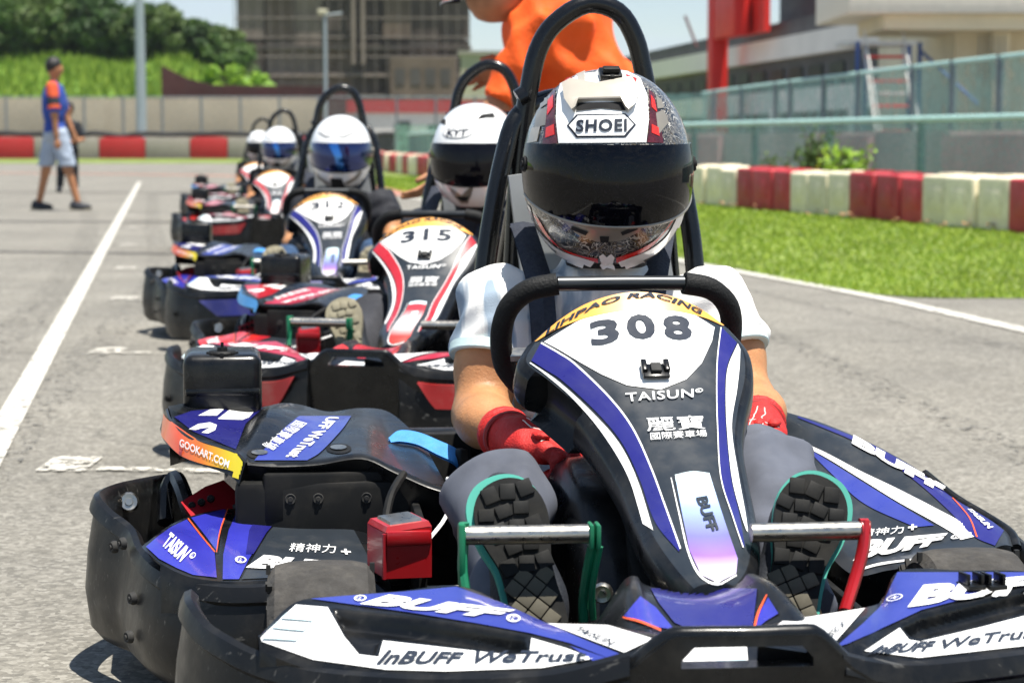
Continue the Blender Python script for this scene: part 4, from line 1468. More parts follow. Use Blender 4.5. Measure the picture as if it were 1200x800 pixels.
def f_glove(side, key):
    wr = V(WR_L if side < 0 else WR_R_)
    el = V(EL_L if side < 0 else EL_R)
    f = V((.74 * -side, -.66, -.08)).normalized() if side < 0 else V((-.35, -.9, -.05)).normalized()
    up = V((0, 0, 1))
    s = f.cross(up).normalized() * side      # towards the thumb
    n = s.cross(f).normalized()
    if n.z > 0:
        n = -n                               # palm faces down
    def at(a, b, c):
        return tuple(wr + f * a + s * b + n * c)
    def fn(mb):
        pr = [ell(wr + f * .055, (.044, .05, .024), MX((s, f, n)).transposed()), cap(tuple(wr + (el - wr).normalized() * .045), at(.015, 0, 0), .037, .031)]
        U = union(pr, .02)
        for i in range(4):
            b = .034 - .0225 * i
            ln = (.9, 1, .95, .8)[i]
            k0, k1, k2, k3 = at(.085, b, -.004), at(.085 + .032 * ln, b, .006), at(.085 + .03 * ln, b, .034), at(.068, b * .95, .046)
            fin = union([cap(k0, k1, .0125, .0118), cap(k1, k2, .0118, .011), cap(k2, k3, .011, .0098)], .006)
            U = (lambda A, B: lambda P: np.minimum(A(P), B(P)) - .0008)(U, fin)
        th = union([cap(at(.02, .03, .01), at(.055, .052, .022), .015, .0135), cap(at(.055, .052, .022), at(.092, .036, .042), .0132, .011)], .008)
        U2 = (lambda A, B: lambda P: (lambda a, b: np.minimum(a, b) - np.maximum(0, .008 - abs(a - b)) ** 2 / .032)(A(P), B(P)))(U, th)
        fo = folds(.0012, 90, 60)
        c = np.array(wr + f * .05)
        sdf_mesh(mb, lambda P: U2(P) + fo(P), c - .12, c + .12, .0035, GLV[key])
        if key == 'red':
            for i in ():
                b = .034 - .0225 * i
                mb.tube([at(.045, b * .8, -.0245), at(.075, b, -.0195), at(.095, b, -.0165)], .0016, PIPE, 6)
            q = (wr - el).to_track_quat('Z', 'Y').to_matrix().to_4x4()
            mb.lathe([(.036, -.05), (.041, -.048), (.041, -.036), (.037, -.032)], GLV[key], MX.Translation(wr) @ q, 20)
            mb.lathe([(.036, -.022), (.0375, -.02), (.0375, -.012), (.034, -.010)], PIPE if False else GLVD, MX.Translation(wr) @ q, 20)
            tr = mb.bvh()
            def seam(pts, r=.0011):
                out = []
                for p in cr1([V(at(*x)) for x in pts], 5):
                    h = tr.find_nearest(p)
                    out.append(h[0] + (p - h[0]).normalized() * .0004)
                mb.tube(out, r, PIPE, 5, sm=1)
            for i in range(3):
                b = .0227 - .0225 * i
                seam([(.03, b * .7, -.05), (.06, b * .9, -.05), (.09, b, -.04), (.115, b, -.01)])
            seam([(.085, .05, -.03), (.088, .02, -.05), (.088, -.02, -.05), (.08, -.05, -.03)])
            for i in range(4):
                b = .034 - .0225 * i
                c2 = V(at(.075, b * .95, -.021))
                sdf_mesh(mb, union([ell(c2, (.016, .010, .006), MX((f, s, n)).transposed())], .01), np.array(c2) - .022, np.array(c2) + .022, .003, GLV[key])
    return fn

def shoe_frame(side):
    if side < 0:
        heel, toe = L(642, 752, .865), L(590, 560, .785)
    else:
        heel, toe = L(916, 750, .865), L(958, 556, .785)
    T = (toe - heel)
    ln = T.length
    T.normalize()
    X = V((1, 0, .0))
    X = (X - T * X.dot(T)).normalized()
    Nn = X.cross(T).normalized()
    if Nn.y > 0:
        Nn = -Nn
    return heel, T, X, Nn, ln

def outline(side, ln, g=0.):
    q = [(-.026, .012), (-.033, .045), (-.032, .09), (-.033, .13), (-.042, .17), (-.047, .205), (-.042, .24), (-.026, .264), (0, .272), (.022, .262), (.036, .238), (.041, .205), (.037, .165), (.03, .125), (.029, .085), (.031, .045), (.026, .012), (0, 0)]
    k = ln / .272
    return [(x * (1 if side < 0 else -1) * 1.0 * (1 + g * 9) - (.45 * g * (1 if side < 0 else -1)), (t * k) + (g if t > .2 else -g if t < .02 else 0)) for x, t in q]

def f_shoe(side, style):
    o, T, X, Nn, ln = shoe_frame(side)
    fn3 = lambda off: (lambda x, y, t: o + X * x + T * y + Nn * (off - t))
    def fn(mb):
        m1 = SOLE if style == 'race' else SOLET
        m2 = SOLEG if style == 'race' else SOLET
        m3 = TEAL if style == 'race' else SOLET
        ol = [(p.x, p.y) for p in cr1([V((*q, 0)) for q in outline(side, ln)], 4, True)]
        ol2 = [(p.x, p.y) for p in cr1([V((*q, 0)) for q in outline(side, ln, .008)], 4, True)]
        mb.plate(ol, [], fn3(0), .010, m1)
        mb.plate(ol2, [], fn3(-.0095), .016, m3)
        # tread
        def spot(x, y):
            return inside(ol, x, y)
        b = .009
        yy = ln * .47
        r = 0
        while yy < ln * .97:
            w = .016 if r % 2 else .02
            for c in range(-3, 4):
                x = c * .0215 + (.011 if r % 2 else 0)
                if spot(x - .008, yy) and spot(x + .008, yy) and spot(x, yy + .008):
                    rot = MX((X, T, Nn)).transposed().to_4x4()
                    mb.box(o + X * x + T * yy + Nn * .002, (.019, w, .0045), m1, rot @ MX.Rotation((.15 if c % 2 else -.2), 4, 'Z'), .0016)
            yy += .0225
            r += 1
        rot = MX((X, T, Nn)).transposed().to_4x4() @ MX.Rotation(R(38), 4, 'Z')
        for i in range(-6, 9):
            for j in range(-6, 9):
                d = rot.to_3x3() @ V((i * .0185, j * .0185, 0))
                x, y = d.dot(X), d.dot(T) + ln * .2
                if y < ln * .42 and spot(x - .006, y) and spot(x + .006, y) and spot(x, y - .006):
                    mb.box(o + X * x + T * y + Nn * .002, (.0172, .0172, .004), m2, rot, .0012)
        up = union([ell(o + T * (ln * .68) - Nn * .045, (.040, .085, .036), MX((X, T, Nn)).transposed()), ell(o + T * (ln * .25) - Nn * .055, (.034, .06, .05), MX((X, T, Nn)).transposed()),
                    cap(o + T * (ln * .28) - Nn * .06, o + T * (ln * .34) - Nn * .12, .042, .042)], .03)
        c = np.array(o + T * (ln * .5) - Nn * .05)
        def cut(P):
            return np.maximum(up(P), (P - np.array(o - Nn * .02)) @ np.array(Nn))
        sdf_mesh(mb, cut, c - .18, c + .18, .008, UPPER)
        if style == 'race':
            # laces across the instep
            for i in range(4):
                y = ln * (.5 + .06 * i)
                mb.tube([o + X * -.02 + T * y - Nn * (.085 - .004 * i), o + X * .02 + T * (y + .005) - Nn * (.085 - .004 * i)], .003, PIPE, 6, sm=1)
    return fn

def driver(x, y, yaw, label, shirt, trousers, glove, helmet, shoe, h):
    t = thing('person', label, 'kart driver', (x, y, 0), yaw, 'helmeted drivers seated in karts')
    k = '%g' % h
    part('body', t, k, f_body(h * 1.3))
    part('shirt', t, shirt + k, f_shirt(shirt, h))
    part('trousers', t, trousers + k, f_trousers(trousers, h))
    for s, c in ((-1, 'l'), (1, 'r')):
        part('glove', t, glove + c, f_glove(s, glove))
        part('shoe', t, shoe + c, f_shoe(s, shoe))
    he = part('helmet', t, helmet, f_shell(helmet), 60)
    part('visor', he, helmet, f_visor(helmet), 60)
    if helmet == 'race':
        part('brow_vent', he, '', f_vent)
        part('camera_clip', he, '', f_cam)
    return t

# ------------------------------------------------------------------ the line of karts
GRID = [
    ('308', 'blue', 'blue and black go-kart numbered 308 at the front of the line', HERO[0], HERO[1], HERO[2],
     'driver in white shirt and red gloves wearing a patterned white, red and black helmet', ('white', 'grey', 'red', 'race', 'race', .007)),
    ('315', 'red', 'red and black go-kart numbered 315, second in the line', -.16, 6.15, R(-9.5),
     'driver in plain white vented helmet with smoke visor behind the front kart', ('dark', 'khaki', 'red', 'vented', 'tan', .009)),
    ('312', 'blue', 'blue and black go-kart numbered 312 between the two red ones', -.765, 8.9, R(3),
     'driver in black T-shirt and blue jeans with white helmet and blue mirrored visor', ('black', 'jeans', 'black', 'mirror', 'tan', .010)),
    ('', 'pale', 'red go-kart with white nose sticker, fourth in the line', -1.745, 15.7, R(3.7),
     'driver in white helmet with bright blue visor, fourth in the line', ('dark', 'khaki', 'black', 'mirror', 'tan', .012)),
    ('', 'red', 'rearmost red go-kart, half hidden behind the fourth', -2.585, 21.5, R(3.7),
     'rearmost helmeted driver, half hidden behind the fourth driver', ('dark', 'khaki', 'black', 'vented', 'tan', .012)),
]
for num, sch, lab, x, y, a, dlab, spec in GRID:
    kart(num, sch, lab, x, y, a)
    driver(x + (.035 if num == '315' else .025 if num == '312' else 0), y, a if num != '315' else R(-7), dlab, *spec)
# ------------------------------------------------------------------ ground
def asphalt_mat():
    m = mat('asphalt', '86827a', .9, var=.1, vs=.6)
    nt = m.node_tree
    b = nt.nodes[m['bsdf']]
    tc = N(nt, 'ShaderNodeTexCoord')
    v = N(nt, 'ShaderNodeTexVoronoi')
    v.inputs['Scale'].default_value = 95
    n1 = N(nt, 'ShaderNodeTexNoise')
    n1.inputs['Scale'].default_value = 160
    n1.inputs['Detail'].default_value = 5
    n2 = N(nt, 'ShaderNodeTexNoise')
    n2.inputs['Scale'].default_value = .9
    n2.inputs['Detail'].default_value = 8
    n2.inputs['Roughness'].default_value = .65
    for n in (v, n1, n2):
        nt.links.new(tc.outputs['Object'], n.inputs['Vector'])
    cr = N(nt, 'ShaderNodeValToRGB')
    e = cr.color_ramp.elements
    e[0].position, e[0].color = .0, (.052, .050, .045, 1)
    e[1].position, e[1].color = 1., (.36, .345, .31, 1)
    for p, c in ((.35, (.145, .136, .116, 1)), (.62, (.21, .198, .17, 1))):
        x = e.new(p)
        x.color = c
    sp = N(nt, 'ShaderNodeSeparateXYZ')
    nt.links.new(v.outputs['Color'], sp.inputs[0])
    ad = N(nt, 'ShaderNodeMath', operation='MULTIPLY_ADD')
    ad.inputs[1].default_value, ad.inputs[2].default_value = .5, .03
    nt.links.new(sp.outputs[0], ad.inputs[0])
    a2 = N(nt, 'ShaderNodeMath', operation='MULTIPLY_ADD')
    a2.inputs[1].default_value = .45
    nt.links.new(n1.outputs[0], a2.inputs[0])
    nt.links.new(ad.outputs[0], a2.inputs[2])
    nt.links.new(a2.outputs[0], cr.inputs[0])
    mr = N(nt, 'ShaderNodeMapRange')
    mr.inputs[1].default_value, mr.inputs[2].default_value = .25, .75
    mr.inputs[3].default_value, mr.inputs[4].default_value = .76, 1.2
    nt.links.new(n2.outputs[0], mr.inputs[0])
    sc = N(nt, 'ShaderNodeVectorMath', operation='SCALE')
    nt.links.new(cr.outputs[0], sc.inputs[0])
    nt.links.new(mr.outputs[0], sc.inputs['Scale'])
    # tyre-blackened streaks along the racing line
    mp = N(nt, 'ShaderNodeMapping')
    mp.inputs['Rotation'].default_value = (0, 0, R(-9))
    mp.inputs['Scale'].default_value = (1.1, .05, 1)
    n3 = N(nt, 'ShaderNodeTexNoise')
    n3.inputs['Scale'].default_value = 1.6
    n3.inputs['Detail'].default_value = 6
    nt.links.new(tc.outputs['Object'], mp.inputs[0])
    nt.links.new(mp.outputs[0], n3.inputs['Vector'])
    m3 = N(nt, 'ShaderNodeMapRange')
    m3.inputs[1].default_value, m3.inputs[2].default_value = .55, .75
    m3.inputs[3].default_value, m3.inputs[4].default_value = 1, .70
    nt.links.new(n3.outputs[0], m3.inputs[0])
    s2 = N(nt, 'ShaderNodeVectorMath', operation='SCALE')
    nt.links.new(sc.outputs[0], s2.inputs[0])
    nt.links.new(m3.outputs[0], s2.inputs['Scale'])
    n6 = N(nt, 'ShaderNodeTexNoise')
    n6.inputs['Scale'].default_value, n6.inputs['Detail'].default_value = 2.3, 9
    nt.links.new(tc.outputs['Object'], n6.inputs['Vector'])
    m6 = N(nt, 'ShaderNodeMapRange')
    m6.inputs[1].default_value, m6.inputs[2].default_value = .62, .70
    m6.inputs[3].default_value, m6.inputs[4].default_value = 1, .80
    nt.links.new(n6.outputs[0], m6.inputs[0])
    s6 = N(nt, 'ShaderNodeVectorMath', operation='SCALE')
    nt.links.new(s2.outputs[0], s6.inputs[0])
    nt.links.new(m6.outputs[0], s6.inputs['Scale'])
    # fine cracks
    vc = N(nt, 'ShaderNodeTexVoronoi', feature='DISTANCE_TO_EDGE')
    vc.inputs['Scale'].default_value = .55
    nd = N(nt, 'ShaderNodeTexNoise')
    nd.inputs['Scale'].default_value, nd.inputs['Detail'].default_value = 3, 5
    nt.links.new(tc.outputs['Object'], nd.inputs['Vector'])
    ma = N(nt, 'ShaderNodeVectorMath', operation='MULTIPLY_ADD')
    ma.inputs[1].default_value = (.7, .7, 0)
    nt.links.new(nd.outputs['Color'], ma.inputs[0])
    nt.links.new(tc.outputs['Object'], ma.inputs[2])
    nt.links.new(ma.outputs[0], vc.inputs['Vector'])
    mc = N(nt, 'ShaderNodeMapRange')
    mc.inputs[1].default_value, mc.inputs[2].default_value = .0, .006
    mc.inputs[3].default_value, mc.inputs[4].default_value = .62, 1
    nt.links.new(vc.outputs['Distance'], mc.inputs[0])
    s7 = N(nt, 'ShaderNodeVectorMath', operation='SCALE')
    nt.links.new(s6.outputs[0], s7.inputs[0])
    nt.links.new(mc.outputs[0], s7.inputs['Scale'])
    nt.links.new(s7.outputs[0], b.inputs['Base Color'])
    bp = N(nt, 'ShaderNodeBump')
    bp.inputs['Strength'].default_value, bp.inputs['Distance'].default_value = .55, .006
    nt.links.new(a2.outputs[0], bp.inputs['Height'])
    nt.links.new(bp.outputs[0], b.inputs['Normal'])
    return m

ASPH = asphalt_mat()
GRS = mat('grass_ground', '66782f', .95, var=.5, vs=1.2, dirt=.5, dcol='9a8f5c', bump=.5, bs=40)
GRF = mat('far_ground', '8a8678', .95, var=.3, vs=.05)
def paintmat(name, c, wear):
    m = mat(name, c, .7, var=.06, vs=8, bump=.25, bs=160)
    nt = m.node_tree
    b = nt.nodes[m['bsdf']]
    out = [n for n in nt.nodes if n.type == 'OUTPUT_MATERIAL'][0]
    tc = N(nt, 'ShaderNodeTexCoord')
    nz = N(nt, 'ShaderNodeTexNoise')
    nz.inputs['Scale'].default_value, nz.inputs['Detail'].default_value, nz.inputs['Roughness'].default_value = 26, 9, .75
    nt.links.new(tc.outputs['Object'], nz.inputs['Vector'])
    mr = N(nt, 'ShaderNodeMapRange')
    mr.inputs[1].default_value, mr.inputs[2].default_value = wear, wear + .06
    nt.links.new(nz.outputs[0], mr.inputs[0])
    t = N(nt, 'ShaderNodeBsdfTransparent')
    ms = N(nt, 'ShaderNodeMixShader')
    nt.links.new(mr.outputs[0], ms.inputs[0])
    nt.links.new(t.outputs[0], ms.inputs[1])
    nt.links.new(b.outputs[0], ms.inputs[2])
    nt.links.new(ms.outputs[0], out.inputs[0])
    return m
PNT = paintmat('road_paint', 'c2bfb6', .41)
PNTW = paintmat('worn_road_paint', 'c6c2b8', .46)
KRB = paintmat('faded_red_paint', 'b07a68', .40)
SEAL = paintmat('bitumen_seal', '55524e', .42)

def flat(name, pts, z, m, kind='structure'):
    mb = MB()
    mb.add([V((x, y, z)) for x, y in pts], [list(range(len(pts)))], m)
    return mb.build(name, kind=kind)

def ribbon(name, pts, w, z, m, n=6):
    P = cr1([V((x, y, z)) for x, y in pts], n) if len(pts) > 2 else [V((pts[0][0], pts[0][1], z)).lerp(V((pts[1][0], pts[1][1], z)), i / 12) for i in range(13)]
    rows = []
    for i, p in enumerate(P):
        t = (P[min(i + 1, len(P) - 1)] - P[max(i - 1, 0)]).normalized()
        o = V((t.y, -t.x, 0)) * w / 2
        rows.append([p - o, p + o])
    mb = MB()
    mb.grid(rows, m)
    return mb.build(name, kind='structure')

flat('ground', [(-1500, -60), (1500, -60), (1500, 2900), (-1500, 2900)], -.02, GRF)
flat('asphalt_track', [(-70, -12), (60, -12), (60, 77.8), (-70, 77.8)], 0, ASPH)
EDGE = [(7.6, 10.45), (3.6, 10.55), (2.59, 10.65), (1.86, 10.95), (1.27, 13.63), (.82, 16.2), (.25, 19.8), (-.85, 27), (-1.75, 33.4), (-2.6, 39), (-3.8, 45), (-5.6, 52), (-6.6, 60), (-7.4, 77.6)]
GP = [(p.x, p.y) for p in cr1([V((*q, 0)) for q in EDGE[2:]], 4)]
flat('grass_verge', EDGE[:2] + GP + [(-4.6, 77.6), (-3.6, 66), (-2.4, 56), (-.8, 46), (1.0, 36.5), (3.1, 27.4), (5.3, 18.6), (6.7, 13.6), (7.9, 9.4)], .004, GRS)
flat('grass_strip', [(-60, 77.6), (30, 77.6), (30, 97.3), (-60, 97.3)], .004, GRS)
ribbon('painted_line', [(3.35, 1.0), (2.15, 8.81), (1.80, 10.95), (1.2, 13.63), (.75, 16.2), (.18, 19.8), (-.92, 27), (-1.8, 32)], .1, .006, PNT)
ribbon('painted_line', [(-.75, 1.84), (-7.3, 41.5)], .078, .005, PNT)
ribbon('painted_kerb', [(-1.7, 31), (-2.15, 34), (-3.0, 39), (-4.2, 44.5), (-6.3, 48.6), (-10.5, 52), (-18, 55.5)], .75, .007, KRB)
def markrow(y0, x0):
    flat('grid_marking', [(x0 - .06, y0 - .11), (x0 + .06, y0 - .12), (x0 + .06, y0 + .11), (x0 - .06, y0 + .12)], .0055, PNTW)
    ribbon('grid_marking', [(x0 + .06, y0 - .07), (x0 + .42, y0 - .12)], .05, .0056, PNTW)
for q in ((5.13, -1.085), (7.95, -1.53), (10.65, -1.96), (13.2, -2.42), (16.2, -2.95), (19.4, -3.5), (22.5, -4.05)):
    markrow(*q)
ribbon('bitumen_seam', [(-5.2, 15.6), (-2.3, 14.9), (1.0, 14.4)], .22, .0045, SEAL)
ribbon('bitumen_seam', [(-9.5, 21.8), (-4.6, 21.0), (-2.2, 20.8)], .3, .0045, SEAL)
ribbon('bitumen_seam', [(-14.5, 33.8), (-8, 33.2), (-2.2, 32)], .4, .0045, SEAL)

RUBM = paintmat('rubber_marks', '5c5a55', .545)
for pts, wd in (([(-.95, 2.2), (-1.5, 7), (-2.1, 12.5), (-3.4, 20), (-5.6, 33)], .16), ([(-1.6, 4.5), (-2.4, 11), (-4.4, 22), (-7.5, 36)], .18), ([(1.35, 3.2), (1.25, 6), (1.0, 9.5), (.55, 14)], .12), ([(2.6, 4.5), (1.9, 8.2), (1.2, 11.5)], .11)):
    ribbon('tyre_marks', pts, wd, .0035 + wd * .004, RUBM)

# grass blades where they can be told apart
def blades(name, n, ylo, yhi, m, hmin, hmax, keep):
    mb = MB()
    vs, fs = [], []
    k = 0
    while k < n:
        y = ylo + (yhi - ylo) * random.random() ** 1.7
        x = random.uniform(-4, .25 * y + 2)
        if not keep(x, y):
            continue
        a = random.random() * 6.28
        h = random.uniform(hmin, hmax) * (1 + .03 * (y - ylo))
        w = .0045 * (1 + .12 * (y - ylo))
        lx, ly = random.gauss(0, .45) * h, random.gauss(0, .45) * h
        c, s = cos(a) * w, sin(a) * w
        o = len(vs)
        vs += [(x - c, y - s, .003), (x + c, y + s, .003), (x + c * .6 + lx * .5, y + s * .6 + ly * .5, h * .62), (x - c * .6 + lx * .5, y - s * .6 + ly * .5, h * .62), (x + lx, y + ly, h)]
        fs += [(o, o + 1, o + 2, o + 3), (o + 3, o + 2, o + 4)]
        k += 1
    me = bpy.data.meshes.new(name)
    me.from_pydata(vs, [], fs)
    me.materials.append(m)
    return link(name, me, kind='stuff')

BLADE = leafmat('grass_blade', '688a1c', 'a2b43e', .5)
GPX = [q for q in GP]
def on_verge(x, y):
    poly = EDGE[:2] + GP + [(40, 77.6), (40, 10.4)]
    bx = 4.49 - .247 * (y - 18.54)
    return inside(poly, x, y) and x < bx + .3
gb = blades('grass', 60000, 10.45, 46, BLADE, .012, .034, on_verge)
mb = MB()
for i in range(70):
    y = random.uniform(12, 27)
    x = 4.49 - .247 * (y - 18.54) - abs(random.gauss(.3, .25))
    if on_verge(x, y):
        r = random.uniform(.03, .07)
        q = [V((x + r * cos(a) * random.uniform(.5, 1), y + r * sin(a) * random.uniform(.5, 1), .05 + random.random() * .03)) for a in [i * 1.05 for i in range(6)]]
        mb.add(q, [list(range(6))], mat('dry_leaf', '8a6a48', .9) if i == 0 else bpy.data.materials['dry_leaf'])
mb.build('fallen_leaves', kind='stuff')

# ------------------------------------------------------------------ barrier of plastic blocks beside the verge
BRED = mat('barrier_red', 'b8303a', .55, var=.16, vs=4, rnd=.18, scratch=.4, dirt=.45, dcol='8e6a62')
BCRM = mat('barrier_cream', 'f0e4c8', .6, var=.1, vs=4, rnd=.14, scratch=.4, dirt=.5, dcol='a0937c')
BPATH = cr1([V(p) for p in [(7.0, 8.4, 0), (5.72, 13.54, 0), (4.49, 18.54, 0), (2.32, 27.34, 0), (.25, 36.5, 0), (-1.5, 46, 0), (-3.1, 56, 0), (-4.2, 66, 0), (-5.0, 75, 0)]], 40)
_len = [0]
for a, b in zip(BPATH, BPATH[1:]):
    _len.append(_len[-1] + (b - a).length)
def bat(s):
    i = max(0, min(int(np.searchsorted(_len, s)) - 1, len(BPATH) - 2))
    t = (s - _len[i]) / (_len[i + 1] - _len[i])
    return BPATH[i].lerp(BPATH[i + 1], t), (BPATH[i + 1] - BPATH[i]).normalized()
S0 = _len[min(range(len(BPATH)), key=lambda i: abs(BPATH[i].y - 18.84))] - .43
def block_mesh(m):
    b = MB()
    b.box(V((0, 0, .235)), (.42, .562, .47), m, None, .03, 3)
    b.box(V((0, 0, .478)), (.2, .3, .02), m, None, .006)
    b.box(V((-.212, 0, .25)), (.012, .30, .22), m, None, .005)
    return b.mesh('barrier_block')
BM = (block_mesh(BRED), block_mesh(BCRM))
k = -12
while True:
    s = S0 + (k + .5) * .572
    if s > _len[-1]:
        break
    p, t = bat(s)
    w = (k // 3) % 2 == 0
    rz = math.atan2(-t.x, t.y) + random.gauss(0, .03)
    o = link('barrier_block', BM[1 if w else 0], None,
             'cream plastic barrier block in the low wall along the grass verge' if w else 'red plastic barrier block in the low wall along the grass verge',
             'barrier block', 'cream blocks of the verge barrier' if w else 'red blocks of the verge barrier',
             loc=(p.x + random.gauss(0, .02), p.y, .004), rz=rz)
    o.scale = (1, 1, 1 + random.gauss(0, .025))
    k += 1

# ------------------------------------------------------------------ fences and walls on the right
def offs(pts, d):
    P = [V(p) for p in pts]
    out = []
    for i, p in enumerate(P):
        t = (P[min(i + 1, len(P) - 1)] - P[max(i - 1, 0)]).normalized()
        out.append(p + V((t.y, -t.x, 0)) * d)
    return out
TEALN = netmat('teal_net', '8ab0a8', 30, .40)
TEALR = mat('teal_rail', 'a4c8c2', .5, var=.12)
FPOST = mat('fence_post', '4c6a66', .5, .3)
GPOST = mat('grey_post', '737c80', .5, .3)
line = [p for p in BPATH[::8]]
f = thing('net_fence', 'low teal net fence with pale top rail behind the red and cream barrier', 'fence', (0, 0, 0))
L1 = offs(line, 1.3)
mb = MB()
mb.grid([[p + V((0, 0, .04)) for p in L1], [p + V((0, 0, 1.02)) for p in L1]], TEALN)
mb.build('netting', f)
mb = MB()
mb.tube([p + V((0, 0, 1.04)) for p in L1], .035, TEALR, 8, sm=1)
mb.build('rail', f)
pm = MB()
pm.tube([(0, 0, 0), (0, 0, 1.05)], .05, FPOST, 8, sm=1)
pm = pm.mesh('post')
acc = 0
for s in np.arange(2.0, _len[-1], 2.7):
    p, t = bat(s)
    q = p + V((t.y, -t.x, 0)) * 1.36
    link('post', pm, f, loc=q)

CONC = mat('concrete_grey', 'b4b0a8', .9, var=.18, vs=1.2, dirt=.35, dcol='6a675f', bump=.15, bs=12)
PINK = mat('faded_pink_panel', 'bc9a98', .9, var=.2, vs=1.5, dirt=.35)
w = thing('concrete_wall', 'low concrete wall with faded pink panels behind the teal net fence', 'wall', (0, 0, 0))
L2 = offs(line, 2.3)
mb = MB()
mb.grid([[p for p in L2], [p + V((0, 0, .92)) for p in L2], [p + V((.2, 0, .92)) for p in L2], [p + V((.2, 0, 0)) for p in L2]], CONC)
mb.build('wall', w)
for i, (s0, ln) in enumerate([(3, 2.2), (6.2, 2.4), (9.5, 1.8), (14.2, 2.6), (19, 2.2), (25, 3)]):
    a, b = bat(s0)[0] + V((2.15, .5, 0)), bat(s0 + ln)[0] + V((2.15, .5, 0))
    m2 = MB()
    m2.hexa([a, b, b + V((.1, 0, 0)), a + V((.1, 0, 0)), a + V((0, 0, .86)), b + V((0, 0, .86)), b + V((.1, 0, .86)), a + V((.1, 0, .86))], PINK)
    m2.build('pink_panel', w)

UP = [(9.4, 22.5, 0), (7.76, 32, 0), (6.7, 41, 0), (5.63, 52, 0), (5.2, 58, 0)]
TEALG = netmat('teal_screen', '86b2a6', 3, .52)
f = thing('screen_fence', 'tall fence of translucent teal screens on grey posts before the beige building', 'fence', (0, 0, 0))
UL = cr1([V(p) for p in UP], 8)
mb = MB()
mb.grid([[p + V((0, 0, .5)) for p in UL], [p + V((0, 0, 2.08)) for p in UL]], TEALG)
mb.build('screen', f)
mb = MB()
mb.tube([p + V((0, 0, 2.1)) for p in UL], .04, TEALR, 8, sm=1)
mb.tube([p + V((0, 0, .5)) for p in UL], .04, TEALR, 8, sm=1)
mb.build('rail', f)
for px in (868, 903, 933, 971, 1010, 1058, 1111, 1172, 1235):
    t0 = (px - 600) / 2475
    best = min(UL, key=lambda p: abs(p.x / p.y - t0))
    m2 = MB()
    m2.tube([best, best + V((0, 0, 2.14))], .06, GPOST, 8, sm=1)
    m2.build('post', f)
f = thing('screen_fence', 'short teal screen panel standing left of the red column', 'fence', (4.3, 52, 0))
mb = MB()
mb.add([V((-.9, 0, .4)), V((.55, -1, .4)), V((.55, -1, 1.95)), V((-.9, 0, 1.95))], [[0, 1, 2, 3]], TEALG)
mb.build('screen', f)
for x, y in ((-.9, 0), (.55, -1)):
    m2 = MB()
    m2.tube([V((x, y, 0)), V((x, y, 2))], .05, GPOST, 8, sm=1)
    m2.build('post', f)

# ------------------------------------------------------------------ pit building
WCL = mat('white_cladding', 'e2ded8', .7, var=.06, vs=.8)
CHR = mat('charcoal_cladding', '4c4c50', .7, var=.1, vs=.8)
RFR = mat('red_frame', 'd4261e', .5, var=.1, vs=1)
GLS = mat('dark_glass', '1c2624', .35, var=.3, vs=.6, spec=.2)
DRD = mat('dark_red_door', '4a1c20', .6)
t = thing('pit_building', 'long pit building with white bands, charcoal floors and a row of small windows', 'building', (9.33, 60, 0), R(7.24))
def bx(par, name, lo, hi, m, bev=.0):
    b = MB()
    lo, hi = V(lo), V(hi)
    b.box((lo + hi) / 2, tuple(hi - lo), m, None, bev)
    return b.build(name, par)
bx(t, 'ground_floor', (.3, -12, 0), (9, 75, 1.7), DRD)
bx(t, 'lower_band', (.1, -12, 1.7), (9, 75, 2.4), WCL)
bx(t, 'window_floor', (.35, -12, 2.4), (9, 75, 3.38), CHR)
bx(t, 'upper_band', (0, -12, 3.38), (9, 75, 4.05), WCL)
bx(t, 'roof', (.15, -12, 4.05), (9, 75, 4.55), CHR)
bx(t, 'upper_floor', (2, -6, 4.55), (9, 15, 8.5), CHR)
for i in range(36):
    y = -10.5 + i * 2.3
    b = bx(t, 'window', (.30, y, 2.72), (.38, y + 1.5, 3.08), GLS)
for i in range(9):
    bx(t, 'pillar', (.05, -10 + i * 9, 0), (.4, -9.4 + i * 9, 1.7), WCL)
t = thing('red_frame', 'tall bright red column and portal standing in front of the pit building', 'column', (6.95, 72, 0), R(7.24))
bx(t, 'column', (-.28, -.35, 0), (.28, .35, 7.4), RFR, .02)
bx(t, 'beam', (-.26, -4.8, 6.2), (.26, -.36, 7.4), RFR, .02)
bx(t, 'side_post', (-.24, -3.4, 4.2), (.26, -.37, 6.19), RFR, .02)
bx(t, 'back_panel', (.4, -4.8, 4.25), (.6, -1.5, 6.3), RFR)
m2 = MB()
m2.tube([(-.45, 1.2, 4.0), (-.75, 1.8, 5.1)], .05, DRD, 8, sm=1)
m2.build('strut', t)

BGE = mat('beige_render', 'd8ccb0', .85, var=.1, vs=.8, dirt=.15)
BGW = mat('pale_soffit', 'e2dacb', .8, var=.06)
t = thing('control_building', 'beige building with a pale overhanging balcony above the teal screens', 'building', (0, 0, 0))
bx(t, 'wall', (8.95, 43, 0), (16, 52, 5.5), BGE)
bx(t, 'balcony', (6.55, 41.5, 3.28), (16, 46, 4.1), BGW, .02)
bx(t, 'soffit', (7.3, 41.8, 2.98), (11.8, 45, 3.27), BGE)
bx(t, 'pillar', (9.6, 42.5, 0), (9.95, 42.98, 2.97), BGE)
bx(t, 'door', (10.65, 42.92, 1.9), (11.5, 43.1, 3.0), GLS)
bx(t, 'parapet', (6.6, 41.45, 4.1), (16, 41.65, 5.2), WCL)
for i in range(6):
    m2 = MB()
    m2.tube([(9.3 + i * .1, 42.4, 2.0), (9.3 + i * .1, 42.4, 2.9)], .012, GPOST, 6, sm=1)
    m2.build('railing', t)

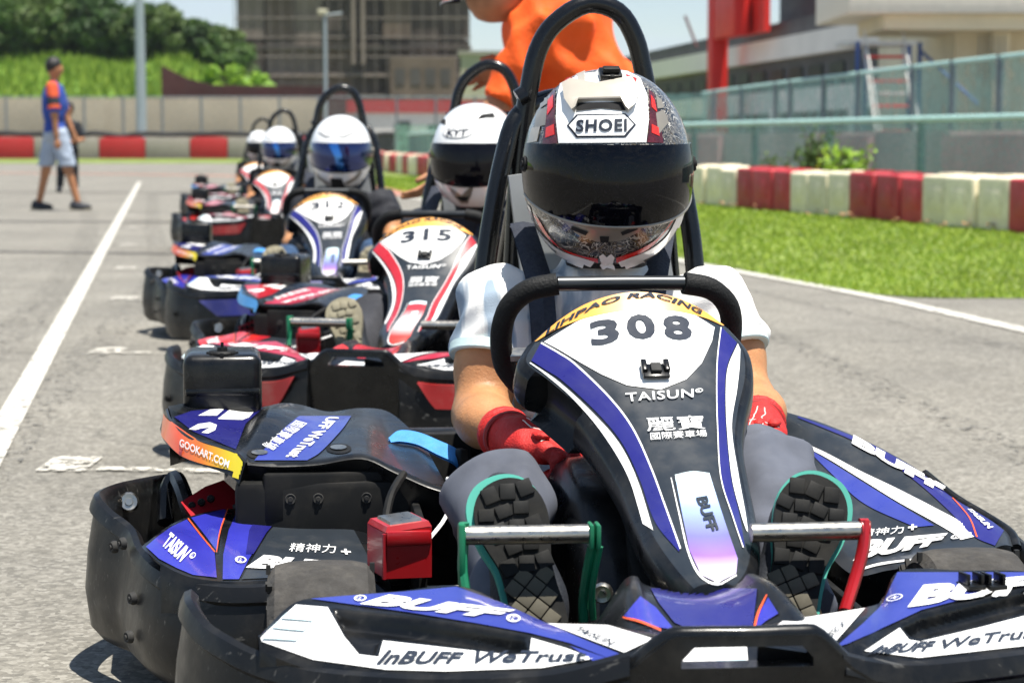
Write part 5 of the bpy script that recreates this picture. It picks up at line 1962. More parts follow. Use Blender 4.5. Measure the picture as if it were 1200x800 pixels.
BLP = mat('blue_paint', '2b4a86', .5)
WPT = mat('white_paint', 'c8c8c4', .6, dirt=.2)
t = thing('metal_stair', 'outdoor metal stair with blue posts and red and white treads by the balcony', 'stair', (7.35, 41, 0))
m2 = MB()
for i in range(10):
    m2.box(V((0, -.9 + i * .22, .25 + i * .245)), (.75, .26, .05), RFR if i % 2 else WPT, None, .005)
m2.build('tread', t)
for x in (-.38, .38):
    m2 = MB()
    m2.tube([(x, -1.1, .15), (x, 1.2, 2.65)], .03, WPT, 8, sm=1)
    m2.build('stringer', t)
    m2 = MB()
    m2.tube([(x, -1.1, .75), (x, 1.2, 3.0)], .018, WPT, 8, sm=1)
    m2.build('handrail', t)
for x, y, h in ((-.55, .9, 2.75), (-.35, 1.2, 2.75), (.5, 1.1, 2.75), (.75, 1.3, 2.75)):
    m2 = MB()
    m2.tube([(x, y, 0), (x, y, h)], .045, BLP, 8, sm=1)
    m2.build('post', t)
m2 = MB()
m2.tube([(.75, 1.3, 2.6), (1.6, -.2, 1.5)], .03, BLP, 8, sm=1)
m2.build('brace', t)
m2 = MB()
m2.box(V((-.1, 1.5, 2.72)), (1.5, .9, .08), WPT, None, .01)
m2.build('landing', t)

# ------------------------------------------------------------------ plants, trees
BARK = mat('bark', '4a4038', .95, var=.3, bump=.6, bs=20)
LEAFS = [leafmat('leaf_dark', '263e1e', '42622a'), leafmat('leaf_mid', '345220', '58762e'), leafmat('leaf_olive', '3c5226', '647a38')]
LBRT = leafmat('leaf_bright', '5f8f1e', 'a3c23c')

def crown_mesh(name, c, rad, nclump, nleaf, size, m, seed):
    r = np.random.default_rng(seed)
    vs, fs = [], []
    for i in range(nclump):
        d = r.normal(size=3)
        d /= np.linalg.norm(d)
        cc = np.array(c) + d * np.array(rad) * r.uniform(.25, 1.0) ** .6
        cr_ = r.uniform(.22, .42) * min(rad)
        for j in range(nleaf):
            e = r.normal(size=3)
            e /= np.linalg.norm(e)
            p = cc + e * cr_ * r.uniform(.5, 1.08) * np.array((1.2, 1.2, .8))
            n = e + r.normal(size=3) * .6
            n /= np.linalg.norm(n)
            a = np.cross(n, r.normal(size=3))
            a /= np.linalg.norm(a) + 1e-9
            b = np.cross(n, a)
            s = size * r.uniform(.6, 1.3)
            o = len(vs)
            vs += [p - a * s, p + b * s * .55, p + a * s, p - b * s * .55]
            fs.append((o, o + 1, o + 2, o + 3))
    me = bpy.data.meshes.new(name)
    me.from_pydata([tuple(map(float, v)) for v in vs], [], fs)
    me.materials.append(m)
    return me

def tree(x, y, z, h, w, m, label, seed, group=None, low=True, nc=60, nl=90, size=.2):
    t = thing('tree', label, 'tree', (x, y, z), 0, group)
    r = random.Random(seed)
    b = MB()
    b.tube([(0, 0, -.3), (r.uniform(-.1, .1), 0, h * .25), (r.uniform(-.3, .3), r.uniform(-.2, .2), h * .55), (r.uniform(-.4, .4), 0, h * .8)], [.16 * h / 6, .12 * h / 6, .08 * h / 6, .03], BARK, 8)
    for i in range(6):
        a = r.random() * 6.28
        z0 = h * r.uniform(.3, .6)
        b.tube([(0, 0, z0), (cos(a) * w * .3, sin(a) * w * .3, z0 + h * .14), (cos(a) * w * .7, sin(a) * w * .7, z0 + h * r.uniform(.2, .35))], [.06 * h / 6, .04 * h / 6, .015], BARK, 6)
    b.build('trunk', t)
    link('crown', crown_mesh('crown', (0, 0, h * (.5 if low else .62)), (w * (1.25 if low else 1), w, h * (.52 if low else .38)), nc, nl, size, m, seed), t)
    return t

def hill_z(x, y):
    up = min(1, max(0, (y - 116) / 26))
    z = .2 + 2.6 + 3.6 * up ** .9
    f = min(1, max(0, (-13.5 - x) / 9))
    f = f * f * (3 - 2 * f)
    return (z * f + 1.2 * (1 - f)) + .25 * sin(x * .7 + y * .3) * f
HILLM = leafmat('hill_grass', '587a20', '92a83c', .9)
HM = mat('hill_ground', '5c7c26', .95, var=.45, vs=.35, bump=.6, bs=3)
rows = [[V((x, y, hill_z(x, y))) for x in np.linspace(-130, 5, 90)] for y in np.linspace(116, 190, 40)]
mb = MB()
mb.grid(rows, HM)
mb.grid([[V((p.x, p.y, -.1)) for p in rows[0]], rows[0]], HM)
mb.build('hill', kind='structure')
vs, fs = [], []
for i in range(9000):
    x, y = random.uniform(-45, -13), random.uniform(116.3, 140)
    z = hill_z(x, y)
    h, w, a = random.uniform(.25, .75), random.uniform(.06, .14), random.random() * 3.14
    o = len(vs)
    vs += [(x - w * cos(a), y - w * sin(a), z - .05), (x + w * cos(a), y + w * sin(a), z - .05), (x + random.gauss(0, .2), y + random.gauss(0, .2), z + h)]
    fs.append((o, o + 1, o + 2))
me = bpy.data.meshes.new('tall_grass')
me.from_pydata(vs, [], fs)
me.materials.append(HILLM)
link('tall_grass', me, kind='stuff')

TR = []
_r = random.Random(21)
for i in range(30):
    px = -25 + i * 10.1 + _r.uniform(-4, 4)
    y = _r.choice((140, 143, 146, 150, 155))
    top = np.interp(px, [0, 60, 120, 160, 200, 240, 275], [-14, -8, 0, 6, 16, 32, 42]) + _r.uniform(-4, 8)
    x = (px - 600) / 2475 * y
    TR.append((x, y, max(1.6, .79 + (165 - top) / 2475 * y - hill_z(x, y)), _r.uniform(1.5, 2.3), i % 3))
for i, (x, y, h, w, k) in enumerate(TR):
    tree(x, y, hill_z(x, y), h, w, LEAFS[k], ['dark green broadleaf tree in the row along the grassy hill', 'mid green broadleaf tree in the row along the grassy hill', 'olive green broadleaf tree in the row along the grassy hill'][k], 50 + i,
         ['dark trees along the hill', 'mid green trees along the hill', 'olive trees along the hill'][k], size=.2, nc=44)
tree(-17.6, 132, hill_z(-17.6, 132), 2.9, 1.9, LBRT, 'small bright green bushy tree at the right end of the hill', 91, nc=18, size=.2)
tree(11.3, 160, 0, 8.2, 1.9, LEAFS[0], 'small dark tree beyond the left end of the pit building roof', 92, nc=16)
tree(14.2, 165, 0, 8.4, 1.6, LEAFS[0], 'small dark tree near the red strut above the pit roof', 93, nc=14)

def shrub(x, y, h, w, m, label, seed, n=40):
    t = thing('shrub', label, 'shrub', (x, y, 0))
    r = random.Random(seed)
    b = MB()
    c = MB()
    for i in range(n):
        a, k = r.random() * 6.28, r.random()
        top = V((cos(a) * w * k, sin(a) * w * k, h * r.uniform(.5, 1)))
        b.tube([V((cos(a) * .05, sin(a) * .05, 0)), top * .6 + V((0, 0, .05)), top], .006, BARK, 5, sm=2)
        for j in range(16):
            q = top * r.uniform(.3, 1) + V((r.gauss(0, .07), r.gauss(0, .07), r.gauss(0, .05)))
            d = V((r.gauss(0, 1), r.gauss(0, 1), r.gauss(.4, .6))).normalized() * r.uniform(.06, .13)
            sd = d.cross(V((r.gauss(0, 1), r.gauss(0, 1), 1))).normalized() * .022
            c.add([q, q + d * .5 + sd, q + d, q + d * .5 - sd], [[0, 1, 2, 3]], m)
    b.build('stem', t)
    c.build('foliage', t)
shrub(3.72, 23.6, .72, .38, LBRT, 'bright yellow-green weedy shrub pushing through the net fence', 5, 60)
shrub(3.55, 25.2, .95, .3, LEAFS[1], 'darker tall weed behind the bright shrub at the fence', 6, 30)
shrub(3.15, 25.6, .6, .25, LEAFS[2], 'small olive weed left of the bright shrub at the fence', 7, 24)

# ------------------------------------------------------------------ far side of the track
GCON = mat('grey_barrier', '8e8880', .8, var=.12, dirt=.3)
BR2 = mat('far_barrier_red', 'a81a1e', .6, var=.12, dirt=.15)
xs = [-150, -96, -30, 42, 118, 172, 224, 268, 318, 366, 414]
for i, (a, b) in enumerate(zip(xs, xs[1:])):
    p, q = atY(a, 186, 98).x, atY(b, 186, 98).x
    m = MB()
    red = i % 2 == 0
    m.box(V((0, 0, .47)), (q - p - .03, .8, .94), BR2 if red else GCON, None, .04)
    m.box(V((0, -.02, .97)), (q - p - .4, .5, .06), BR2 if red else GCON, None, .02)
    lab = 'red painted block in the far trackside barrier below the hill' if red else 'grey block between red ones in the far trackside barrier'
    m.build('barrier_block', None, label=lab, cat='barrier block', group='red blocks of the far barrier' if red else 'grey blocks of the far barrier', loc=((p + q) / 2, 98, .004))
m = MB()
TARP = mat('black_tarp', '17181a', .7, var=.3, bump=.5, bs=6)
m.tube([V((x, 98.1 + random.gauss(0, .05), 1.12 + random.gauss(0, .035))) for x in np.linspace(-30, -4, 40)], .16, TARP, 8, flat=.75)
m.build('tarpaulin', None, label='long black tarpaulin roll lying on top of the far barrier', cat='tarpaulin')
WIREN = netmat('wire_net', '8c9490', 8, .13)
f = thing('wire_fence', 'tall thin grey wire fence behind the far barrier', 'fence', (0, 106, 0))
m = MB()
m.add([V((-36, 0, .1)), V((3, 0, .1)), V((3, 0, 3.0)), V((-36, 0, 3.0))], [[0, 1, 2, 3]], WIREN)
m.build('wire_mesh', f)
pm = MB()
pm.tube([(0, 0, 0), (0, 0, 3.05)], .06, GPOST, 6, sm=1)
pm = pm.mesh('post')
for x in np.arange(-35, 3, 1.95):
    link('post', pm, f, loc=(x, 0, 0))
m = MB()
m.tube([(-36, 0, 3.0), (3, 0, 3.0)], .03, GPOST, 6, sm=1)
m.build('rail', f)
WALLC = mat('weathered_concrete', '938a78', .9, var=.2, vs=.35, dirt=.4, dcol='78725f')
m = MB()
m.box(V((-70.5, 114.5, 1.55)), (120, .6, 3.1), WALLC, None, .03)
m.build('retaining_wall', None, label='long weathered concrete retaining wall at the foot of the grassy hill', cat='wall')
RBR = mat('rust_red_sheet', '40221f', .8, var=.25, vs=1)
t = thing('sheet_fence', 'rusty red sheet fence stepping down beside the hill below the scaffolding', 'fence', (0, 0, 0))
for a, b, za, zb in ((-19.0, -17.6, 4.9, 4.2), (-17.6, -16.2, 4.2, 3.85), (-16.2, -9, 3.85, 3.75)):
    m = MB()
    m.hexa([V((a, 115.3, 0)), V((b, 115.3, 0)), V((b, 115.5, 0)), V((a, 115.5, 0)), V((a, 115.3, za)), V((b, 115.3, zb)), V((b, 115.5, zb)), V((a, 115.5, za))], RBR)
    m.build('sheet_panel', t)
t = thing('low_building', 'low white building with a red roof band behind the drivers', 'building', (-5.3, 116, 0))
bx(t, 'wall', (-5.4, 0, 0), (6.2, 6, 2.35), WCL)
bx(t, 'roof_band', (-5.55, -.15, 2.35), (6.35, 6, 3.05), BR2)
bx(t, 'door', (-.9, -.06, .2), (-.25, .05, 1.9), GLS)
bx(t, 'window', (.7, -.06, 1.0), (1.9, .05, 1.7), GLS)
for x in (-3.2, 2.4, 4.6):
    bx(t, 'pillar', (x, -.08, 0), (x + .12, .04, 2.35), GPOST)
f = thing('screen_fence', 'short teal mesh screen in front of the low white building', 'fence', (-4.9, 96, 0))
m = MB()
m.add([V((-.4, 0, .2)), V((3.6, 0, .2)), V((3.6, 0, 1.55)), V((-.4, 0, 1.55))], [[0, 1, 2, 3]], TEALG)
m.build('screen', f)
for x in (-.4, 1.5, 3.6):
    m = MB()
    m.tube([(x, 0, 0), (x, 0, 1.6)], .05, GPOST, 6, sm=1)
    m.build('post', f)

LAMP = mat('lamp_post_grey', '98a4a8', .5, .3)
t = thing('lamp_post', 'thick grey lamp post rising beside the hill on the left', 'lamp post', (atY(166, 165, 104).x, 104, 0))
m = MB()
m.tube([(0, 0, 0), (0, 0, 5), (0, 0, 14)], [.27, .24, .15], LAMP, 14, sm=1)
m.build('pole', t)
m = MB()
m.tube([(0, 0, 13.9), (0, -.6, 14.4), (0, -1.8, 14.5)], .06, LAMP, 8)
m.box(V((0, -2.0, 14.45)), (.35, .8, .15), LAMP, None, .05)
m.build('lamp_head', t)
t = thing('lamp_post', 'thin lamp post with a small square head in front of the scaffolding', 'lamp post', (atY(382, 165, 112).x, 112, 0))
m = MB()
m.tube([(0, 0, 0), (0, 0, 7.5)], [.11, .085], LAMP, 10, sm=1)
m.build('pole', t)
m = MB()
m.box(V((-.12, 0, 7.55)), (.5, .3, .3), mat('lamp_housing', 'b8b49a', .5), None, .05)
m.tube([(0, 0, 7.4), (.9, 0, 7.5)], .05, LAMP, 6, sm=1)
m.build('lamp_head', t)

NETD = [mat('scaffold_net_a', '66584c', .9, var=.28, vs=.35, bump=.3, bs=2), mat('scaffold_net_b', '4e453e', .9, var=.28, vs=.3), mat('scaffold_net_c', '776c62', .9, var=.25, vs=.3)]
SCAF = mat('scaffold_pole', '6e675f', .7, .2)
CORE = mat('raw_concrete', '4c4845', .9, var=.2, vs=.3)
t = thing('scaffolded_building', 'tall unfinished building wrapped in dark netting and scaffolding', 'building', (-14.8, 200, 0))
bx(t, 'core', (-10.5, 1.5, 0), (10.2, 16, 34), CORE)
r = random.Random(3)
for i in range(8):
    for j in range(5):
        x0, z0 = -11.2 + i * 2.75, 5 + j * 5.4
        if r.random() < .92:
            bx(t, 'netting_sheet', (x0 + r.uniform(0, .15), .3 + r.uniform(0, .5), z0), (x0 + 2.7, .95 + r.uniform(0, .2), z0 + 5.3 - r.uniform(0, .3)), NETD[r.choice((0, 0, 1, 1, 1, 2))])
for j, z in enumerate((4.5, 6.9, 9.4, 14.8, 20.2)):
    bx(t, 'floor_slab', (-11.3, -.1 + .01 * j, z), (11, 1.4, z + .28), NETD[2])
m = MB()
for x in np.arange(-11.2, 11.1, 1.1):
    m.tube([(x, -.2, 0), (x, -.2, 33)], .05, SCAF, 5, sm=1)
for z in np.arange(1.5, 33, 1.8):
    m.tube([(-11.2, -.24, z), (11, -.24, z)], .045, SCAF, 5, sm=1)
m.build('scaffold', t)
for x in (-.2, .7):
    bx(t, 'hoist_mast', (x, -.9, 8), (x + .35, -.5, 34), NETD[2])
bx(t, 'annex', (3.5, -3, 0), (9.6, 1.2, 8.6), NETD[0])
for i in range(4):
    for j in range(3):
        bx(t, 'opening', (4.0 + i * 1.4, -3.06, 1.2 + j * 2.4), (4.9 + i * 1.4, -2.9, 2.7 + j * 2.4), CORE)
t = thing('small_block', 'plain beige concrete block building right of the scaffolding', 'building', (-1.9, 170, 0))
bx(t, 'wall', (-2.2, 0, 0), (2.6, 6, 7.7), mat('pale_concrete', 'a8a08e', .9, var=.12, vs=.4))
bx(t, 'roof', (-2.4, -.2, 7.7), (2.8, 6, 8.0), GCON)

rows = []
rm = random.Random(9)
for j, (y, k) in enumerate([(2380, 0), (2480, .55), (2620, 1), (2800, .6)]):
    rows.append([V((x, y, max(0, k * (95 + 30 * sin(x * .009 + 1) + 18 * sin(x * .031) + rm.uniform(-5, 5)) * max(0, 1 - abs(x - 60) / 620)))) for x in np.linspace(-560, 680, 40)])
m = MB()
m.grid(surf(rows, 2, 4), mat('forest_slope', '2c4426', .95, var=.3, vs=.02))
m.build('mountain', kind='structure')
# ------------------------------------------------------------------ people on foot
def figure(name, label, loc, rz, prims, lo, hi, h, skin, clothes, extra=None):
    t = thing(name, label, 'person', loc, rz)
    mb = MB()
    sdf_mesh(mb, union(prims, .025), lo, hi, h, skin)
    mb.build('body', t, 60)
    for nm, f, m in clothes:
        b = MB()
        sdf_mesh(b, f, lo, hi, h, m)
        b.build(nm, t, 60)
    return t

def clip(U, *planes, fo=None):
    def f(P):
        d = U(P) + (fo(P) if fo else 0)
        for p, n in planes:
            d = np.maximum(d, (P - np.array(p)) @ np.array(n))
        return d
    return f

# man in a blue shirt walking to the right, seen from behind his shoulder
hd, nk = (.0, 0, 1.615), (-.01, .0, 1.46)
legs = [cap((-.05, .05, .86), (-.14, .06, .46), .085, .055), cap((-.14, .06, .46), (-.23, .08, .09), .053, .036), cap((.05, -.05, .86), (.14, -.05, .47), .085, .055), cap((.14, -.05, .47), (.245, -.06, .09), .053, .036)]
walk = [ell(hd, (.088, .078, .11)), cap((.085, -.01, 1.60), (.09, -.01, 1.585), .014), cap(nk, (0, 0, 1.56), .052), ell((-.02, 0, 1.20), (.115, .17, .26)), ell((-.01, 0, .92), (.11, .155, .14)),
        cap((0, -.17, 1.38), (.03, -.21, 1.10), .05, .041), cap((.03, -.21, 1.10), (.045, -.2, .84), .039, .029), ell((.05, -.2, .755), (.035, .025, .065)), cap((.075, -.19, .77), (.085, -.185, .72), .013, .011),
        cap((0, .17, 1.38), (.06, .21, 1.12), .05, .041), cap((.06, .21, 1.12), (.15, .2, .9), .039, .029), ell((.17, .2, .83), (.035, .025, .06))] + legs
torso = union([ell((-.02, 0, 1.19), (.135, .19, .30)), cap((0, -.16, 1.38), (.025, -.205, 1.15), .068, .064), cap((0, .16, 1.38), (.05, .2, 1.17), .068, .064), ell((-.01, 0, .92), (.128, .172, .12))], .035)
shorts = union([ell((-.01, 0, .88), (.13, .172, .13)), cap((-.05, .05, .86), (-.135, .06, .5), .105, .098), cap((.05, -.05, .86), (.135, -.05, .5), .105, .098)], .03)
w0 = atY(66, 165, 24.4)
t = figure('person', 'man in blue T-shirt with orange shoulders and pale shorts walking on the track', (w0.x, 24.4, .006), 0, walk, (-.36, -.34, 0), (.4, .34, 1.8), .016, SKIN2,
           [('shirt', clip(torso, ((0, 0, .84), (0, 0, -1)), fo=folds(.004, 30, 12)), mat('royal_blue_shirt', '274596', .8, var=.12, vs=6)),
            ('shorts', clip(shorts, ((0, 0, .5), (0, 0, -1)), ((0, 0, .95), (0, 0, 1)), fo=folds(.004, 26, 12)), mat('pale_shorts', '9fabbc', .85, var=.12, vs=8)),
            ('hair', clip(union([ell((-.015, 0, 1.65), (.098, .09, .105))], .01), ((0, 0, 1.55), (0, 0, -1)), ((.045, 0, 1.6), (.85, 0, -.5)), fo=folds(.004, 60, 50)), HAIR)])
sl = union([cap((0, -.16, 1.40), (.02, -.2, 1.24), .072, .069)], .01)
b = MB()
sdf_mesh(b, clip(sl, ((.0, -.17, 1.30), (-.1, .15, -1))), (-.2, -.34, 1.0), (.2, .0, 1.6), .012, mat('orange_yoke', 'c8502a', .8))
b.build('shoulder_yoke', t, 60)
b = MB()
sdf_mesh(b, clip(union([cap((.008, -.18, 1.32), (.028, -.208, 1.15), .0715, .068)], .01), ((.01, -.18, 1.29), (.08, -.15, 1)), ((.024, -.2, 1.19), (-.08, .15, -1))), (-.2, -.36, 1.0), (.2, .0, 1.6), .012, SHIRTS['dark'])
b.build('sleeve_panel', t, 60)
b = MB()
b.lathe([(.066, -.012), (.073, -.012), (.073, .03), (.066, .03)], bpy.data.materials['orange_yoke'], MX.Translation((.025, -.205, 1.165)) @ V((-.1, .15, 1)).to_track_quat('Z', 'Y').to_matrix().to_4x4(), 18)
b.build('cuff', t)
for x, y in ((-.20, .08), (.275, -.06)):
    b = MB()
    sdf_mesh(b, clip(union([ell((x, y, .035), (.13, .052, .045)), ell((x - .05, y, .06), (.07, .045, .06))], .02), ((0, 0, .004), (0, 0, -1))), (x - .2, y - .1, 0), (x + .2, y + .1, .16), .012, UPPER)
    b.box(V((x, y, .01)), (.25, .085, .018), SOLET, None, .008)
    b.build('shoe', t)

# second person in black, mostly hidden behind the walker
k = .92
w1 = atY(80, 165, 33)
st = [ell((0, 0, 1.28), (.085, .095, .115)), cap((0, 0, 1.1), (0, 0, 1.2), .05), ell((0, 0, .88), (.16, .1, .25)), cap((.15, 0, 1.04), (.23, -.04, .82), .045, .036), cap((.23, -.04, .82), (.1, -.16, .78), .034, .026), ell((.06, -.18, .78), (.05, .03, .03)),
      cap((-.15, 0, 1.04), (-.2, 0, .8), .045, .036), cap((-.2, 0, .8), (-.17, -.06, .58), .034, .026), ell((-.16, -.07, .52), (.03, .03, .05)), cap((-.07, 0, .66), (-.12, 0, .36), .07, .05), cap((-.12, 0, .36), (-.15, .02, .05), .05, .034), cap((.07, 0, .66), (.08, 0, .36), .07, .05), cap((.08, 0, .36), (.09, .02, .05), .05, .034)]
dk = mat('black_clothes', '171a22', .85, var=.2, vs=8)
tp = union([ell((0, 0, .88), (.178, .118, .27)), cap((.15, 0, 1.04), (.21, -.03, .88), .062, .056), cap((-.15, 0, 1.04), (-.19, 0, .86), .062, .056)], .03)
pt = union([ell((0, 0, .66), (.15, .11, .1)), cap((-.07, 0, .66), (-.12, 0, .36), .085, .066), cap((-.12, 0, .36), (-.15, .02, .08), .066, .055), cap((.07, 0, .66), (.08, 0, .36), .085, .066), cap((.08, 0, .36), (.09, .02, .08), .066, .055)], .03)
t = figure('person', 'person in black clothes standing behind the walking man', (w1.x, 33, .006), 0, st, (-.36, -.32, 0), (.36, .26, 1.45), .018, SKIN2,
           [('shirt', clip(tp, ((0, 0, .64), (0, 0, -1))), dk), ('trousers', clip(pt, ((0, 0, .07), (0, 0, -1))), dk),
            ('hair', clip(union([ell((0, .015, 1.3), (.096, .104, .118))], .01), ((0, 0, 1.22), (0, 0, -1)), ((0, -.06, 1.3), (0, -.9, -.35))), HAIR)])
for x in (-.15, .09):
    b = MB()
    sdf_mesh(b, clip(union([ell((x, -.03, .04), (.045, .115, .045))], .02), ((0, 0, .004), (0, 0, -1))), (x - .1, -.2, 0), (x + .1, .12, .12), .012, UPPER)
    b.build('shoe', t)

# marshal in orange bending over the second kart
OX, OY = 0.0, 7.0
def o(px, py, y=0.0):
    p = atY(px, py, OY + y)
    return (p.x, y, p.z)
SHN, SHF = o(634, 26, -.10), o(640, 8, .2)
EN, WN = o(582, 126, -.14), o(520, 205, -.24)
EF, WF = o(610, 66, .26), o(596, 80, .12)
HPc = o(722, 150, .02)
hand_n = o(497, 222, -.25)
def hand(wr, d, s, n, k=1.):
    """open relaxed hand: palm and five separate fingers"""
    wr, d = V(wr), V(d).normalized()
    s = (V(s) - d * V(s).dot(d)).normalized()
    n = s.cross(d) if s.cross(d).dot(V(n)) > 0 else d.cross(s)
    A = lambda a, b, c: tuple(wr + d * a * k + s * b * k + n * c * k)
    out = [ell(wr + d * .045 * k, (.040 * k, .05 * k, .016 * k), MX((s, d, n)).transposed())]
    for i in range(4):
        b = .030 - .02 * i
        l = (.9, 1, .94, .76)[i]
        out += [cap(A(.07, b, 0), A(.07 + .045 * l, b * 1.15, .006), .0098, .0090), cap(A(.07 + .045 * l, b * 1.15, .006), A(.07 + .082 * l, b * 1.2, .022), .0090, .0075)]
    out += [cap(A(.015, .03, .004), A(.05, .06, .014), .014, .0115), cap(A(.05, .06, .014), A(.085, .066, .02), .0115, .009)]
    return out
hN = hand(WN, V(hand_n) - V(WN), (.35, -.8, .5), (.5, .6, .3))
hF = hand(WF, (-1, -.1, -.25), (0, -.45, .9), (.3, -.9, -.3))
head = o(581, -5, -.02)
mb_ = [ell(HPc, (.13, .16, .13)), cap(HPc, o(655, 40, .05), .12, .13), ell(o(650, 35, .05), (.15, .2, .13)), cap(o(620, 12, .04), o(598, 2, .0), .055, .05), ell(head, (.10, .078, .088)), cap(o(566, 14, -.02), o(561, 17, -.02), .013, .011), ell(o(572, 16, -.02), (.03, .032, .022)),
       cap(SHN, EN, .052, .042), cap(EN, WN, .04, .028), cap(SHF, EF, .052, .042), cap(EF, WF, .04, .028),
       cap((HPc[0], -.08, HPc[2]), (HPc[0] + .02, -.1, .46), .085, .056), cap((HPc[0] + .02, -.1, .46), (HPc[0] + .06, -.1, .09), .054, .036), cap((HPc[0], .12, HPc[2]), (HPc[0] - .03, .12, .46), .085, .056), cap((HPc[0] - .03, .12, .46), (HPc[0] + .01, .12, .09), .054, .036)]
Ub = union(mb_, .02)
def withhands(P):
    d = Ub(P)
    for q in hN + hF:
        e = dist(P, q)
        h = np.clip(.5 + .5 * (e - d) / .005, 0, 1)
        d = e * (1 - h) + d * h - .005 * h * (1 - h)
    return d
t = thing('person', 'marshal in an orange shirt and cap leaning over the second driver', 'person', (OX, OY, .0))
b = MB()
sdf_mesh(b, withhands, (-.45, -.45, 0), (.62, .5, 1.45), .0075, SKIN2)
b.build('body', t, 60)
ORS = mat('orange_shirt', 'ee5a10', .8, var=.06, vs=8, bump=1.0, bs=13)
ts = union([cap(HPc, o(655, 40, .05), .142, .158), cap(o(700, 110, -.02), o(630, 60, -.06), .11, .10), ell(o(650, 35, .05), (.175, .225, .15)), cap(SHN, tuple(np.array(SHN) * .12 + np.array(EN) * .88), .078, .062), cap(SHF, tuple(np.array(SHF) * .4 + np.array(EF) * .6), .08, .075), ell(HPc, (.155, .19, .15))], .04)
b = MB()
nE = np.array(EN) - np.array(SHN)
nE = nE / np.linalg.norm(nE)
sdf_mesh(b, clip(ts, (np.array(EN) - nE * .02, nE), (tuple(np.array(HPc) - np.array((0, 0, .1))), (0, 0, -1)), fo=folds(.015, 17, 8)), (-.3, -.45, .5), (.62, .6, 1.5), .011, ORS)
b.build('shirt', t, 60)
tr = union([ell(HPc, (.145, .178, .14)), cap((HPc[0], -.08, HPc[2]), (HPc[0] + .02, -.1, .46), .1, .075), cap((HPc[0] + .02, -.1, .46), (HPc[0] + .06, -.1, .06), .075, .065), cap((HPc[0], .12, HPc[2]), (HPc[0] - .03, .12, .46), .1, .075), cap((HPc[0] - .03, .12, .46), (HPc[0] + .01, .12, .06), .075, .065)], .03)
b = MB()
sdf_mesh(b, clip(tr, ((0, 0, .05), (0, 0, -1)), ((0, 0, HPc[2] - .02), (0, 0, 1))), (0, -.4, 0), (.65, .45, 1.1), .014, PANTS['khaki'])
b.build('trousers', t, 60)
for yy, xx in ((-.1, HPc[0] + .06), (.12, HPc[0] + .01)):
    b = MB()
    sdf_mesh(b, clip(union([ell((xx - .05, yy, .04), (.13, .05, .05))], .02), ((0, 0, .004), (0, 0, -1))), (xx - .25, yy - .1, 0), (xx + .15, yy + .1, .14), .012, UPPER)
    b.build('shoe', t)
CAPM = mat('navy_cap', '1b1e2c', .8)
CRED = mat('cap_red', 'c8202a', .7)
b = MB()
sdf_mesh(b, clip(union([ell(V(head) + V((.005, 0, .015)), (.108, .087, .095))], .01), (np.array(head) + np.array((-.02, 0, .012)), (-.25, 0, -.97))), np.array(head) - .16, np.array(head) + .16, .009, CAPM)
q = V(head) + V((-.098, 0, .0))
rows = []
for i in range(9):
    a = R(-80 + 20 * i)
    rows.append([q + V((0, sin(a) * .075, 0)), q + V((-.045 * cos(a) - .01, sin(a) * .075, -.018 + .012 * abs(sin(a)))), q + V((-.075 * cos(a) - .01, sin(a) * .072, -.034 + .015 * abs(sin(a))))])
b.grid(rows, CAPM)
b.grid([[p + V((0, 0, .006)) for p in r] for r in rows], CRED)
b.grid([[r[2] + V((0, 0, .006)), r[2]] for r in rows], WPT)
b.build('cap', t)

# ------------------------------------------------------------------ air, sky, sun, camera
hz = bpy.data.materials.new('pale_air')
hz.use_nodes = True
hz.node_tree.nodes.clear()
ho = N(hz.node_tree, 'ShaderNodeOutputMaterial')
hv = N(hz.node_tree, 'ShaderNodeVolumePrincipled')
hv.inputs['Color'].default_value = (.86, .92, 1, 1)
hv.inputs['Density'].default_value = .00013
hv.inputs['Anisotropy'].default_value = .2
hz.node_tree.links.new(hv.outputs[0], ho.inputs['Volume'])
b = MB()
b.box(V((0, 1420, 89)), (3040, 3000, 180), hz)
b.build('haze', kind='stuff')
SUN_EL, SUN_AZ = R(76), R(135)       # azimuth clockwise from +Y
w = bpy.data.worlds.new('World')
SC.world = w
w.use_nodes = True
nt = w.node_tree
nt.nodes.clear()
wo = N(nt, 'ShaderNodeOutputWorld')
bg = N(nt, 'ShaderNodeBackground')
bg.inputs[1].default_value = SKY_STRENGTH = .066
sky = N(nt, 'ShaderNodeTexSky')
sky.sky_type = 'NISHITA'
sky.sun_disc = False
sky.sun_elevation, sky.sun_rotation = SUN_EL, SUN_AZ
sky.air_density, sky.dust_density, sky.ozone_density = 1.15, .02, 2.2
sky.altitude = 1500
tc = N(nt, 'ShaderNodeTexCoord')
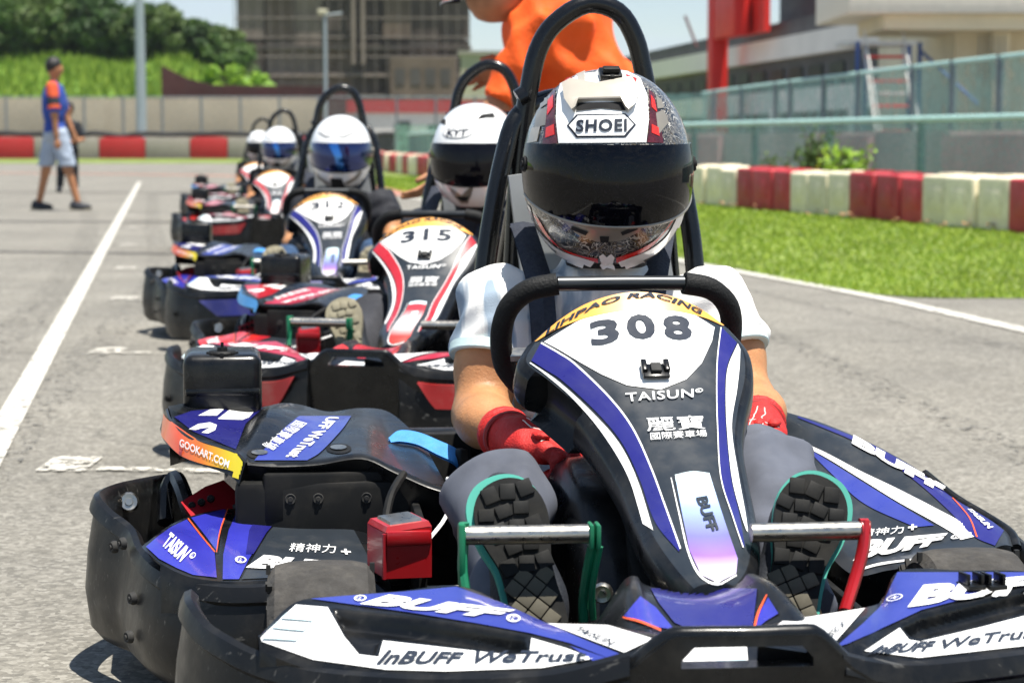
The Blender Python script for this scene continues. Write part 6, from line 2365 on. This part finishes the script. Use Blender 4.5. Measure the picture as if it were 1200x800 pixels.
mp = N(nt, 'ShaderNodeMapping')
mp.inputs['Scale'].default_value = (2.2, 2.2, 11)
nz = N(nt, 'ShaderNodeTexNoise')
nz.inputs['Scale'].default_value, nz.inputs['Detail'].default_value = 2.2, 7
cr = N(nt, 'ShaderNodeValToRGB')
cr.color_ramp.elements[0].position, cr.color_ramp.elements[0].color = .46, (0, 0, 0, 1)
cr.color_ramp.elements[1].position, cr.color_ramp.elements[1].color = .72, (1, 1, 1, 1)
mx = N(nt, 'ShaderNodeMix', data_type='RGBA')
mx.inputs[7].default_value = (5.6, 6.6, 7.6, 1)
nt.links.new(tc.outputs['Generated'], mp.inputs[0])
nt.links.new(mp.outputs[0], nz.inputs['Vector'])
nt.links.new(nz.outputs[0], cr.inputs[0])
nt.links.new(cr.outputs[0], mx.inputs[0])
nt.links.new(sky.outputs[0], mx.inputs[6])
nt.links.new(mx.outputs[2], bg.inputs[0])
nt.links.new(bg.outputs[0], wo.inputs[0])

sl = bpy.data.lights.new('sun', 'SUN')
sl.energy, sl.angle, sl.color = 5.0, R(.53), (1, .95, .86)
so = bpy.data.objects.new('sun', sl)
COL.objects.link(so)
d = V((sin(SUN_AZ) * cos(SUN_EL), cos(SUN_AZ) * cos(SUN_EL), sin(SUN_EL)))
so.rotation_euler = d.to_track_quat('Z', 'Y').to_euler()
so.location = d * 50

cam = bpy.data.cameras.new('camera')
cam.sensor_width, cam.lens = 36, 36 * FPX / 1200
cam.clip_start, cam.clip_end = .05, 6000
cam.dof.use_dof, cam.dof.focus_distance, cam.dof.aperture_fstop = True, 2.95, 8.5
co = bpy.data.objects.new('camera', cam)
COL.objects.link(co)
co.location = (0, 0, CAMH)
co.rotation_euler = (pi / 2 - PITCH, 0, 0)
SC.camera = co
vs = SC.view_settings
vs.view_transform, vs.look, vs.gamma, vs.use_curve_mapping, vs.exposure = 'Standard', 'None', 1, False, .90
SC.render.engine = 'CYCLES'
SC.cycles.use_denoising = True
SC.cycles.max_bounces, SC.cycles.transparent_max_bounces = 8, 12
